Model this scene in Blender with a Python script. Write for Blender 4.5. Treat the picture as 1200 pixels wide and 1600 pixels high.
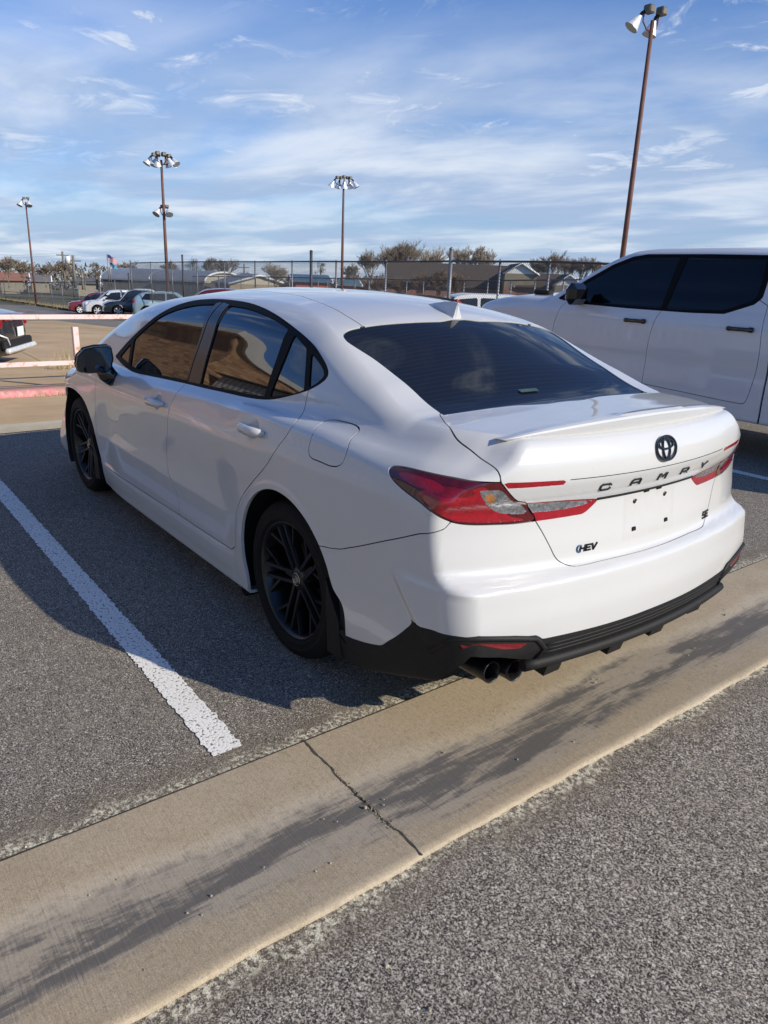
import bpy, bmesh, math, random
import numpy as np
from mathutils import Vector, Matrix
random.seed(7)
scene = bpy.context.scene
for o in list(bpy.data.objects): bpy.data.objects.remove(o)
# ---------------------------------------------------------------- camera
CAM = np.array([-2.41123, 2.27100, 1.53680]); YAW, PITCH, ROLL = -0.659983, -0.312239, 0.038117
FPX = 1148.738                                    # focal length in units of 1/1200 picture width
_f = np.array([math.cos(YAW)*math.cos(PITCH), math.sin(YAW)*math.cos(PITCH), math.sin(PITCH)])
_r = np.cross(_f, [0, 0, 1]); _r /= np.linalg.norm(_r); _u = np.cross(_r, _f)
CR = math.cos(ROLL)*_r+math.sin(ROLL)*_u; CU = -math.sin(ROLL)*_r+math.cos(ROLL)*_u
cd = bpy.data.cameras.new('camera'); cam = bpy.data.objects.new('camera', cd); scene.collection.objects.link(cam)
cam.matrix_world = Matrix(((CR[0], CU[0], -_f[0], CAM[0]), (CR[1], CU[1], -_f[1], CAM[1]), (CR[2], CU[2], -_f[2], CAM[2]), (0, 0, 0, 1)))
cd.sensor_fit = 'VERTICAL'; cd.sensor_height = 36; cd.sensor_width = 27; cd.lens = FPX*36/1600
cd.clip_start = .05; cd.clip_end = 4000
scene.camera = cam
# ---------------------------------------------------------------- world: blue sky with thin cloud
SUN_DIR = np.array([-1.75, -.80, 1.0]); SUN_DIR /= np.linalg.norm(SUN_DIR)
SUN_EL = math.asin(SUN_DIR[2]); SUN_AZ = math.atan2(SUN_DIR[0], SUN_DIR[1])
world = bpy.data.worlds.new('World'); scene.world = world; world.use_nodes = True
def N(nt, kind, **kw):
    n = nt.nodes.new(kind)
    for k, v in kw.items():
        if k in n.inputs: n.inputs[k].default_value = v
        else: setattr(n, k, v)
    return n
def build_world():
    nt = world.node_tree; nt.nodes.clear(); L = nt.links.new
    out = N(nt, 'ShaderNodeOutputWorld'); bg = N(nt, 'ShaderNodeBackground'); bg.inputs['Strength'].default_value = .074
    sky = N(nt, 'ShaderNodeTexSky', sky_type='NISHITA', sun_disc=False); sky.sun_elevation = SUN_EL; sky.sun_rotation = SUN_AZ
    sky.altitude = 300; sky.air_density = 1.15; sky.dust_density = .25; sky.ozone_density = 4.0
    tc = N(nt, 'ShaderNodeTexCoord'); sep = N(nt, 'ShaderNodeSeparateXYZ'); L(tc.outputs['Generated'], sep.inputs[0])
    # project the view ray onto a flat cloud layer
    zc = N(nt, 'ShaderNodeMath', operation='MAXIMUM'); L(sep.outputs['Z'], zc.inputs[0]); zc.inputs[1].default_value = .0
    za = N(nt, 'ShaderNodeMath', operation='ADD'); L(zc.outputs[0], za.inputs[0]); za.inputs[1].default_value = .074
    dx = N(nt, 'ShaderNodeMath', operation='DIVIDE'); L(sep.outputs['X'], dx.inputs[0]); L(za.outputs[0], dx.inputs[1])
    dy = N(nt, 'ShaderNodeMath', operation='DIVIDE'); L(sep.outputs['Y'], dy.inputs[0]); L(za.outputs[0], dy.inputs[1])
    cb = N(nt, 'ShaderNodeCombineXYZ'); L(dx.outputs[0], cb.inputs[0]); L(dy.outputs[0], cb.inputs[1])
    def layer(rotdeg, sc, stretch, detail, rough, lo, hi, seed, dist=0.3):
        mp = N(nt, 'ShaderNodeMapping'); L(cb.outputs[0], mp.inputs[0]); mp.inputs['Rotation'].default_value = (0, 0, math.radians(rotdeg))
        mp.inputs['Scale'].default_value = (sc*stretch, sc, 1); mp.inputs['Location'].default_value = (seed, seed*.7, 0)
        no = N(nt, 'ShaderNodeTexNoise'); L(mp.outputs[0], no.inputs['Vector']); no.inputs['Scale'].default_value = 1
        no.inputs['Detail'].default_value = detail; no.inputs['Roughness'].default_value = rough; no.inputs['Distortion'].default_value = dist
        mr = N(nt, 'ShaderNodeMapRange', interpolation_type='SMOOTHSTEP'); L(no.outputs[0], mr.inputs[0])
        mr.inputs[1].default_value = lo; mr.inputs[2].default_value = hi; return mr.outputs[0]
    def mul(a, b):
        m = N(nt, 'ShaderNodeMath', operation='MULTIPLY')
        for i, q in enumerate((a, b)):
            if isinstance(q, (int, float)): m.inputs[i].default_value = q
            else: L(q, m.inputs[i])
        return m.outputs[0]
    def rng(a, lo, hi, o0=0., o1=1.):
        m = N(nt, 'ShaderNodeMapRange', interpolation_type='SMOOTHSTEP'); L(a, m.inputs[0])
        m.inputs[1].default_value = lo; m.inputs[2].default_value = hi; m.inputs[3].default_value = o0; m.inputs[4].default_value = o1; return m.outputs[0]
    def mx(a, b):
        m = N(nt, 'ShaderNodeMath', operation='MAXIMUM'); L(a, m.inputs[0]); L(b, m.inputs[1]); return m.outputs[0]
    Z = sep.outputs['Z']
    veil = mul(layer(-35, .55, .7, 7, .55, .28, .60, 3.1, .4), rng(Z, .34, .16))               # broad thin sheet low down
    soft = mul(layer(10, 1.1, .8, 8, .58, .46, .74, 15.7, .6), rng(Z, .36, .22))
    tear = mul(mul(layer(-20, 2.1, .7, 11, .64, .42, .72, 31.0, .7), mul(rng(Z, .06, .14), rng(Z, .36, .20))), .60)
    puffs = mul(mul(layer(20, 3.1, .8, 11, .66, .47, .68, 11.3, .8), layer(60, .9, 1., 3, .5, .34, .52, 4.2)), rng(Z, .07, .15))   # small torn puffs higher up
    wisps = mul(mul(layer(-62, 1.5, .35, 9, .6, .50, .74, 7.7, .9), rng(Z, .55, .36)), .6)
    low = rng(Z, .22, .0, 0, .80)
    dp = N(nt, 'ShaderNodeVectorMath', operation='DOT_PRODUCT'); L(tc.outputs['Generated'], dp.inputs[0]); dp.inputs[1].default_value = (.79, -.61, 0)
    bank = rng(dp.outputs['Value'], -.25, .45)                                                  # the cloud bank lies on this side of the sky
    cover = mul(bank, mx(mx(mul(veil, .90), mul(soft, .70)), mx(mul(puffs, .90), mx(wisps, mx(tear, low)))))
    shade = mx(layer(-35, .9, .6, 6, .55, .40, .66, 20.), mul(puffs, .9))
    cc = N(nt, 'ShaderNodeMix', data_type='RGBA'); L(shade, cc.inputs[0])
    cc.inputs[6].default_value = (5.2, 6.7, 9.4, 1); cc.inputs[7].default_value = (9.8, 10.6, 11.9, 1)
    tn = N(nt, 'ShaderNodeMix', data_type='RGBA'); tn.blend_type = 'MULTIPLY'; tn.inputs[0].default_value = 1; L(sky.outputs[0], tn.inputs[6]); tn.inputs[7].default_value = (.82, 1.20, 1.78, 1)
    mix = N(nt, 'ShaderNodeMix', data_type='RGBA'); L(cover, mix.inputs[0]); L(tn.outputs[2], mix.inputs[6]); L(cc.outputs[2], mix.inputs[7])
    L(mix.outputs[2], bg.inputs[0]); L(bg.outputs[0], out.inputs[0])
build_world()
sd = bpy.data.lights.new('sun', 'SUN'); sd.energy = 4.8; sd.angle = math.radians(.53); sd.color = (1, .91, .76)
sun = bpy.data.objects.new('sun', sd); scene.collection.objects.link(sun)
sun.rotation_euler = Vector(SUN_DIR).to_track_quat('Z', 'Y').to_euler()
scene.view_settings.view_transform = 'Standard'; scene.view_settings.look = 'None'; scene.view_settings.exposure = 0.10; scene.view_settings.gamma = 1
# ---------------------------------------------------------------- numeric helpers
def spl(*pts):
    """monotone-ish cubic through (x, y) points, constant outside"""
    xs = np.array([p[0] for p in pts], float); ys = np.array([p[1] for p in pts], float)
    o = np.argsort(xs); xs = xs[o]; ys = ys[o]
    h = np.diff(xs); d = np.diff(ys)/h
    m = np.zeros_like(xs)
    m[0] = d[0]; m[-1] = d[-1]
    for i in range(1, len(xs)-1):
        if d[i-1]*d[i] <= 0: m[i] = 0
        else:
            w1 = 2*h[i]+h[i-1]; w2 = h[i]+2*h[i-1]
            m[i] = (w1+w2)/(w1/d[i-1]+w2/d[i])
    def f(x):
        x = np.clip(np.asarray(x, float), xs[0], xs[-1])
        i = np.clip(np.searchsorted(xs, x)-1, 0, len(h)-1)
        t = (x-xs[i])/h[i]
        return ((1+2*t)*(1-t)**2*ys[i] + t*(1-t)**2*h[i]*m[i]
                + t*t*(3-2*t)*ys[i+1] + t*t*(t-1)*h[i]*m[i+1])
    return f
def smax(a, b, r):
    return np.minimum(-r, np.maximum(a, b)) + np.sqrt(np.maximum(a+r, 0)**2 + np.maximum(b+r, 0)**2)
def smin(a, b, r):
    return -smax(-a, -b, r)
def sstep(a, b, x):
    t = np.clip((x-a)/(b-a), 0, 1); return t*t*(3-2*t)
def solve_rays(F, O, D, tmax=3.2, n=44):
    """first crossing of F = 0 seen from inside along O + t D"""
    t = np.full(len(O), .02); hit = np.zeros(len(O), bool); lo = np.zeros(len(O)); hi = np.full(len(O), tmax)
    ts = np.linspace(0.02, tmax, n)
    prev = np.full(len(O), 0.02)
    for s in ts:
        v = F(O + D*s)
        new = (~hit) & (v > 0)
        lo[new] = prev[new]; hi[new] = s; hit |= new
        prev = np.where(hit, prev, s)
    for _ in range(22):
        m = (lo+hi)/2; v = F(O + D*m[:, None]); pos = v > 0
        hi = np.where(pos, m, hi); lo = np.where(pos, lo, m)
    return O + D*((lo+hi)/2)[:, None]
def grad(F, P, e=1e-3):
    g = np.stack([F(P+np.array(d)*e)-F(P-np.array(d)*e) for d in ((1, 0, 0), (0, 1, 0), (0, 0, 1))], 1)
    return g/np.maximum(np.linalg.norm(g, axis=1, keepdims=True), 1e-9)
def shell(F, x0, x1, z0, nf, ns, nr, nv, vmin=-60, vpow=1.0, pivot=None):
    """left half of a body as a quad grid: fans round both ends, a straight run between; v goes bottom to roof centre"""
    cols = []
    for i in range(nf): cols.append((x1, math.pi/2*i/nf))          # front fan: 0 = dead ahead
    for i in range(ns): cols.append((x1+(x0-x1)*i/ns, math.pi/2))
    for i in range(nr+1): cols.append((x0, math.pi/2+math.pi/2*i/nr))
    cols = np.array(cols)
    v = np.radians(vmin+(90-vmin)*np.linspace(0, 1, nv+1)**vpow)
    ox = np.repeat(cols[:, 0:1], nv+1, 1); az = np.repeat(cols[:, 1:2], nv+1, 1); vv = np.repeat(v[None], len(cols), 0)
    # towards the top the fans lean over: keep origin, tilt up
    D = np.stack([np.cos(az)*np.cos(vv), np.sin(az)*np.cos(vv), np.sin(vv)], 2)
    O = np.stack([ox, 0*ox, 0*ox+z0], 2)
    Vt = solve_rays(F, O.reshape(-1, 3), D.reshape(-1, 3))
    n, m = D.shape[:2]
    idx = np.arange(n*m).reshape(n, m)
    a = idx[:-1, :-1].ravel(); b = idx[1:, :-1].ravel(); c = idx[1:, 1:].ravel(); d = idx[:-1, 1:].ravel()
    # on the centre line exactly
    Vt[idx[0], 1] = 0; Vt[idx[-1], 1] = 0; Vt[idx[:, -1], 1] = 0
    faces = np.stack([a, b, c, d], 1)
    N = grad(F, Vt)
    N[idx[0], 1] = 0; N[idx[-1], 1] = 0; N[idx[:, -1], 1] = 0
    N /= np.maximum(np.linalg.norm(N, axis=1, keepdims=True), 1e-9)
    return dict(V=Vt, N=N, F=[tuple(int(q) for q in f) for f in faces])
def clip(M, fn, sign=-1):
    """part of mesh M where sign*field > 0 (sign -1: inside, field < 0); returns mesh with cut edges list"""
    V, N, Fs = M['V'], M['N'], M['F']
    s = sign*fn(V)
    s = np.where(np.abs(s) < 1e-6, 1e-6, s)
    pos = s > 0; pl = pos.tolist(); sl = s
    newV = []; newN = []; cut = {}; out = []; used = {}; base = len(V)
    cutE = []
    anyp = pos
    for f in Fs:
        k = 0
        for i in f:
            if pl[i]: k += 1
        if k == 0: continue
        if k == len(f): out.append(f); continue
        g = []; ce = []
        L = len(f)
        for j in range(L):
            a = f[j]; b = f[(j+1) % L]
            if pl[a]: g.append(a)
            if pl[a] != pl[b]:
                key = (a, b) if a < b else (b, a)
                q = cut.get(key)
                if q is None:
                    t = s[key[0]]/(s[key[0]]-s[key[1]])
                    t = min(max(t, .02), .98)
                    newV.append(V[key[0]]*(1-t)+V[key[1]]*t); nn = N[key[0]]*(1-t)+N[key[1]]*t
                    newN.append(nn/max(np.linalg.norm(nn), 1e-9)); q = base+len(newV)-1; cut[key] = q
                g.append(q); ce.append(q)
        if len(g) >= 3: out.append(tuple(g))
        if len(ce) == 2:
            i0 = g.index(ce[0]); i1 = g.index(ce[1])
            if (i0+1) % len(g) == i1: cutE.append((ce[0], ce[1]))
            else: cutE.append((ce[1], ce[0]))
    if newV:
        V = np.vstack([V, np.array(newV)]); N = np.vstack([N, np.array(newN)])
    R = dict(V=V, N=N, F=out, E=list(M.get('E', []))+cutE)
    return compact(R)
def compact(M):
    Fs = M['F']
    if not Fs: return dict(V=np.zeros((0, 3)), N=np.zeros((0, 3)), F=[], E=[])
    used = np.zeros(len(M['V']), bool)
    for f in Fs:
        for i in f: used[i] = True
    mp = np.cumsum(used)-1
    return dict(V=M['V'][used], N=M['N'][used], F=[tuple(int(mp[i]) for i in f) for f in Fs],
                E=[(int(mp[a]), int(mp[b])) for a, b in M.get('E', []) if used[a] and used[b]])
def poly_sd(P2, poly):
    """signed distance (neg inside) from points P2 (n,2) to closed polygon"""
    poly = np.asarray(poly, float); n = len(poly)
    d = np.full(len(P2), 1e9); inside = np.zeros(len(P2), bool)
    for i in range(n):
        a = poly[i]; b = poly[(i+1) % n]; e = b-a; w = P2-a
        t = np.clip((w@e)/max(e@e, 1e-12), 0, 1)
        dd = w-t[:, None]*e; d = np.minimum(d, np.einsum('ij,ij->i', dd, dd))
        c = (a[1] > P2[:, 1]) != (b[1] > P2[:, 1])
        den = e[1] if abs(e[1]) > 1e-12 else 1e-12
        inside ^= c & (P2[:, 0] < e[0]*(P2[:, 1]-a[1])/den+a[0])
    return np.where(inside, -1, 1)*np.sqrt(d)
def smooth_poly(pts, n=6, closed=True):
    """Catmull-Rom through points; a point given as (x, y, 1) is a hard corner"""
    P = [np.array(p[:2], float) for p in pts]; hard = [len(p) > 2 for p in pts]; L = len(P); out = []
    rng = L if closed else L-1
    for i in range(rng):
        p1 = P[i]; p2 = P[(i+1) % L]
        p0 = P[i-1] if (closed or i > 0) else p1; p3 = P[(i+2) % L] if (closed or i+2 < L) else p2
        ch = np.linalg.norm(p2-p1)
        m1 = (p2-p0); m2 = (p3-p1)
        m1 = (p2-p1) if hard[i] else m1/max(np.linalg.norm(m1), 1e-9)*ch
        m2 = (p2-p1) if hard[(i+1) % L] else m2/max(np.linalg.norm(m2), 1e-9)*ch
        for k in range(n):
            t = k/n
            out.append((2*t**3-3*t**2+1)*p1+(t**3-2*t**2+t)*m1+(-2*t**3+3*t**2)*p2+(t**3-t**2)*m2)
    if not closed: out.append(P[-1])
    return np.array(out)
def fold(M, depth, extra=None):
    """turn the cut edges inward so panels have a thickness"""
    E = M.get('E', [])
    if not E: return M
    V, N, Fs = M['V'], M['N'], list(M['F'])
    ids = sorted(set(i for e in E for i in e)); mp = {i: len(V)+k for k, i in enumerate(ids)}
    # duplicate the rim too, so the fold keeps a crisp edge
    mp2 = {i: len(V)+len(ids)+k for k, i in enumerate(ids)}
    A = V[ids]; NN = N[ids]
    dirv = -NN if extra is None else extra(A, NN)
    V2 = np.vstack([V, A+dirv*depth, A]); 
    N2 = np.vstack([N, np.zeros((2*len(ids), 3))])
    for a, b in E: Fs.append((mp2[b], mp2[a], mp[a], mp[b]))
    return dict(V=V2, N=N2, F=Fs, E=[])
def mirror_m(M):
    V = M['V']*np.array([1, -1, 1]); N = M['N']*np.array([1, -1, 1])
    return dict(V=V, N=N, F=[tuple(reversed(f)) for f in M['F']], E=[(b, a) for a, b in M.get('E', [])])
def join_m(*Ms):
    V = []; N = []; Fs = []; E = []; o = 0
    for M in Ms:
        V.append(M['V']); N.append(M['N']); Fs += [tuple(i+o for i in f) for f in M['F']]
        E += [(a+o, b+o) for a, b in M.get('E', [])]; o += len(M['V'])
    return dict(V=np.vstack(V), N=np.vstack(N), F=Fs, E=E)
def both(M): return join_m(M, mirror_m(M))
# ---------------------------------------------------------------- object helpers
COL = scene.collection
def tag(o, label=None, cat=None, group=None, kind=None):
    if label: o['label'] = label
    if cat: o['category'] = cat
    if group: o['group'] = group
    if kind: o['kind'] = kind
    return o
def empty(name, loc=(0, 0, 0), rz=0, **kw):
    o = bpy.data.objects.new(name, None); o.empty_display_size = .1; COL.objects.link(o); o.location = loc; o.rotation_euler = (0, 0, rz)
    return tag(o, **kw)
def link(name, me, m=None, parent=None):
    o = bpy.data.objects.new(name, me); COL.objects.link(o)
    if m is not None and not me.materials:
        for q in (m if isinstance(m, (list, tuple)) else [m]): me.materials.append(q)
    if parent is not None: o.parent = parent
    return o
def from_m(name, M, m, parent=None, normals=True):
    me = bpy.data.meshes.new(name); me.from_pydata(M['V'].tolist(), [], M['F']); 
    me.polygons.foreach_set('use_smooth', [True]*len(me.polygons)); me.update()
    o = link(name, me, m, parent)
    if normals:
        try: me.normals_split_custom_set_from_vertices([tuple(n) for n in M['N']])
        except Exception as e: print('normals', name, e)
    return o
class MB:
    """collects shapes, builds one mesh object"""
    def __init__(s): s.V = []; s.F = []; s.mi = []; s.sm = []
    def add(s, V, F, mi=0, smooth=False):
        o = len(s.V); s.V += [tuple(float(c) for c in v) for v in V]; s.F += [tuple(i+o for i in f) for f in F]; s.mi += [mi]*len(F); s.sm += [smooth]*len(F); return s
    def box(s, c, d, rz=0, bev=0, mi=0, M=None):
        x, y, z = d[0]/2, d[1]/2, d[2]/2
        if bev <= 0:
            V = [(i*x, j*y, k*z) for k in (-1, 1) for j in (-1, 1) for i in (-1, 1)]
            F = [(0, 2, 3, 1), (4, 5, 7, 6), (0, 1, 5, 4), (2, 6, 7, 3), (0, 4, 6, 2), (1, 3, 7, 5)]
        else:
            b = min(bev, x*.9, y*.9, z*.9); V = []; F = []; idx = {}
            for k in (-1, 1):
                for j in (-1, 1):
                    for i in (-1, 1):
                        for a in range(3):
                            p = [i*(x-b), j*(y-b), k*(z-b)]; p[a] = (i*x, j*y, k*z)[a]
                            idx[(i, j, k, a)] = len(V); V.append(tuple(p))
            q = lambda *t: F.append(tuple(idx[u] for u in t))
            for a in range(3):
                for sg in (-1, 1):
                    c1, c2 = [t for t in range(3) if t != a]
                    ks = []
                    for (u, v) in ((-1, -1), (1, -1), (1, 1), (-1, 1)):
                        t = [0, 0, 0]; t[a] = sg; t[c1] = u; t[c2] = v; ks.append((*t, a))
                    q(*ks)
            for a in range(3):
                c1, c2 = [t for t in range(3) if t != a]
                for u in (-1, 1):
                    for v in (-1, 1):
                        t0 = [0]*3; t0[a] = -1; t0[c1] = u; t0[c2] = v; t1 = list(t0); t1[a] = 1
                        q((*t0, c1), (*t1, c1), (*t1, c2), (*t0, c2))
            for i in (-1, 1):
                for j in (-1, 1):
                    for k in (-1, 1): q((i, j, k, 0), (i, j, k, 1), (i, j, k, 2))
        cs, sn = math.cos(rz), math.sin(rz)
        if M is not None: V = [tuple(M@Vector(v)) for v in V]
        V = [(c[0]+v[0]*cs-v[1]*sn, c[1]+v[0]*sn+v[1]*cs, c[2]+v[2]) for v in V]
        return s.add(V, F, mi)
    def tube(s, pts, r, n=8, mi=0, cap=True, closed=False, flat=1.):
        P = [Vector(p) for p in pts]; L = len(P); rs = r if isinstance(r, (list, tuple)) else [r]*L; V = []; F = []; up = None
        for i in range(L):
            t = (P[(i+1) % L]-P[i-1]) if closed else (P[min(i+1, L-1)]-P[max(i-1, 0)])
            t.normalize()
            if up is None: up = Vector((0, 0, 1)) if abs(t.z) < .9 else Vector((1, 0, 0))
            a = up-t*up.dot(t); a.normalize(); up = a; b = t.cross(a)
            for k in range(n):
                g = 2*math.pi*k/n; V.append(tuple(P[i]+(a*math.cos(g)*flat+b*math.sin(g))*rs[i]))
        for i in range(L if closed else L-1):
            i2 = (i+1) % L
            for k in range(n): F.append((i*n+k, i*n+(k+1) % n, i2*n+(k+1) % n, i2*n+k))
        s.add(V, F, mi, True)
        if cap and not closed: s.F += [tuple(reversed([len(s.V)-L*n+k for k in range(n)])), tuple(len(s.V)-n+k for k in range(n))]; s.mi += [mi]*2; s.sm += [False]*2
        return s
    def lathe(s, prof, n=32, M=None, mi=0, cap=False, smooth=True):
        """profile (r, h) turned about the local z axis, then M"""
        V = []; F = []
        for r, h in prof:
            for k in range(n):
                g = 2*math.pi*k/n; V.append((r*math.cos(g), r*math.sin(g), h))
        for i in range(len(prof)-1):
            for k in range(n): F.append((i*n+k, i*n+(k+1) % n, (i+1)*n+(k+1) % n, (i+1)*n+k))
        if cap: F.append(tuple(range(n-1, -1, -1))); F.append(tuple((len(prof)-1)*n+k for k in range(n)))
        if M is not None: V = [tuple(M@Vector(v)) for v in V]
        return s.add(V, F, mi, smooth)
    def prism(s, poly, h0, h1, M=None, mi=0):
        n = len(poly); V = [(p[0], p[1], h0) for p in poly]+[(p[0], p[1], h1) for p in poly]
        F = [tuple(range(n-1, -1, -1)), tuple(range(n, 2*n))]+[(i, (i+1) % n, n+(i+1) % n, n+i) for i in range(n)]
        if M is not None: V = [tuple(M@Vector(v)) for v in V]
        return s.add(V, F, mi)
    def build(s, name, m, parent=None, loc=None, smooth=None):
        me = bpy.data.meshes.new(name); me.from_pydata(s.V, [], s.F); me.update()
        o = link(name, me, m, parent)
        if isinstance(m, (list, tuple)): me.polygons.foreach_set('material_index', s.mi)
        me.polygons.foreach_set('use_smooth', s.sm if smooth is None else [smooth]*len(s.F))
        if loc is not None: o.location = loc
        return o
def at(px, py, dist):
    """world point seen at picture position (1200 wide) and at a horizontal distance from the camera"""
    d = _f+(px-600)/FPX*CR-(py-800)/FPX*CU
    return CAM+d*dist/math.hypot(d[0], d[1])
# ---------------------------------------------------------------- materials
def mat(name, col, rough=.5, metal=0., coat=0., spec=.5, bump=None, var=None, trans=0., emis=None, alpha=None, ior=1.5):
    """procedural material: colour broken up by noise (var = (scale, amount)), optional noise bump (scale, strength)"""
    m = bpy.data.materials.new(name); m.use_nodes = True; nt = m.node_tree; L = nt.links.new
    b = nt.nodes['Principled BSDF']
    b.inputs['Base Color'].default_value = (*col, 1); b.inputs['Roughness'].default_value = rough; b.inputs['Metallic'].default_value = metal
    b.inputs['Coat Weight'].default_value = coat; b.inputs['Coat Roughness'].default_value = .02; b.inputs['Specular IOR Level'].default_value = spec
    b.inputs['Transmission Weight'].default_value = trans; b.inputs['IOR'].default_value = ior
    if var:
        tc = N(nt, 'ShaderNodeTexCoord'); no = N(nt, 'ShaderNodeTexNoise'); L(tc.outputs['Object'], no.inputs['Vector'])
        no.inputs['Scale'].default_value = var[0]; no.inputs['Detail'].default_value = 6; no.inputs['Roughness'].default_value = .65
        cr = N(nt, 'ShaderNodeMapRange'); L(no.outputs[0], cr.inputs[0]); cr.inputs[1].default_value = .3; cr.inputs[2].default_value = .7
        cr.inputs[3].default_value = 1-var[1]; cr.inputs[4].default_value = 1+var[1]
        mx = N(nt, 'ShaderNodeVectorMath', operation='SCALE'); mx.inputs[0].default_value = col; L(cr.outputs[0], mx.inputs['Scale']); L(mx.outputs[0], b.inputs['Base Color'])
    if bump:
        tc = N(nt, 'ShaderNodeTexCoord'); no = N(nt, 'ShaderNodeTexNoise'); L(tc.outputs['Object'], no.inputs['Vector']); no.inputs['Scale'].default_value = bump[0]
        no.inputs['Detail'].default_value = 4
        bp = N(nt, 'ShaderNodeBump'); bp.inputs['Strength'].default_value = bump[1]; bp.inputs['Distance'].default_value = .004; L(no.outputs[0], bp.inputs['Height']); L(bp.outputs[0], b.inputs['Normal'])
    if emis: b.inputs['Emission Color'].default_value = (*emis[0], 1); b.inputs['Emission Strength'].default_value = emis[1]
    return m
MT = {}
MT['paint'] = mat('white_paint', (.60, .60, .59), .28, coat=1., spec=.5, var=(5, .012))
MT['black_trim'] = mat('black_trim', (.006, .006, .006), .6, spec=.12, var=(30, .2))
MT['gloss_black'] = mat('gloss_black', (.006, .006, .007), .08, coat=.6, var=(20, .1))
MT['matt_black'] = mat('matt_black', (.012, .012, .012), .6, spec=.3, var=(60, .25), bump=(400, .3))
MT['rubber'] = mat('tyre_rubber', (.008, .008, .008), .75, spec=.25, var=(40, .3), bump=(300, .3))
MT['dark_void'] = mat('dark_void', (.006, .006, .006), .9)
MT['pillar'] = mat('pillar_trim', (.035, .031, .030), .22, var=(30, .1))
MT['tint'] = mat('tinted_glass', (.010, .011, .013), .015, ior=1.85, var=(3, .15))
MT['tint_dark'] = mat('dark_tinted_glass', (.004, .004, .005), .02, ior=1.42, var=(3, .15))
MT['tint_far'] = mat('far_car_glass', (.015, .018, .020), .05, ior=1.5, var=(3, .15))
# ---------------------------------------------------------------- ground
def gz(x, y):
    """the bay falls gently to the gutter; the lot beyond it runs level, so lower than this plane"""
    if x <= 5.2: return 0.0
    if x < 55: return -.038*(x-5.2)
    return -1.892-.0285*(x-55)
def gnd(px, py):
    d = _f+(px-600)/FPX*CR-(py-800)/FPX*CU
    t0, t1 = 1., 900.
    for _ in range(60):
        m = (t0+t1)/2; p = CAM+d*m
        if p[2] > gz(p[0], p[1]): t0 = m
        else: t1 = m
    return CAM+d*t0
def node_mat(name): 
    m = bpy.data.materials.new(name); m.use_nodes = True; return m, m.node_tree, m.node_tree.links.new, m.node_tree.nodes['Principled BSDF']
def tex(nt, L, src, kind, scale, **kw):
    n = N(nt, kind); L(src, n.inputs['Vector']); n.inputs['Scale'].default_value = scale
    for k, v in kw.items():
        if k in n.inputs: n.inputs[k].default_value = v
        else: setattr(n, k, v)
    return n
def ramp(nt, L, src, stops, interp='LINEAR'):
    r = N(nt, 'ShaderNodeValToRGB'); L(src, r.inputs[0]); r.color_ramp.interpolation = interp
    while len(r.color_ramp.elements) > 1: r.color_ramp.elements.remove(r.color_ramp.elements[0])
    for i, (p, c) in enumerate(stops):
        e = r.color_ramp.elements[0] if i == 0 else r.color_ramp.elements.new(p)
        e.position = p; e.color = (*c, 1) if len(c) == 3 else c
    return r.outputs[0]
def mrange(nt, L, src, a, b, c=0., d=1., sm=False):
    m = N(nt, 'ShaderNodeMapRange'); L(src, m.inputs[0])
    if sm: m.interpolation_type = 'SMOOTHSTEP'
    for i, v in enumerate((a, b, c, d)): m.inputs[i+1].default_value = v
    return m.outputs[0]
def mixc(nt, L, fac, a, b, blend='MIX'):
    m = N(nt, 'ShaderNodeMix', data_type='RGBA'); m.blend_type = blend
    for s, i in ((fac, 0), (a, 6), (b, 7)):
        if isinstance(s, (int, float)): m.inputs[i].default_value = s
        elif isinstance(s, tuple): m.inputs[i].default_value = (*s, 1)
        else: L(s, m.inputs[i])
    return m.outputs[2]
def math_(nt, L, op, a, b=None):
    m = N(nt, 'ShaderNodeMath', operation=op)
    for i, q in enumerate((a, b)):
        if q is None: continue
        if isinstance(q, (int, float)): m.inputs[i].default_value = q
        else: L(q, m.inputs[i])
    return m.outputs[0]
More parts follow.
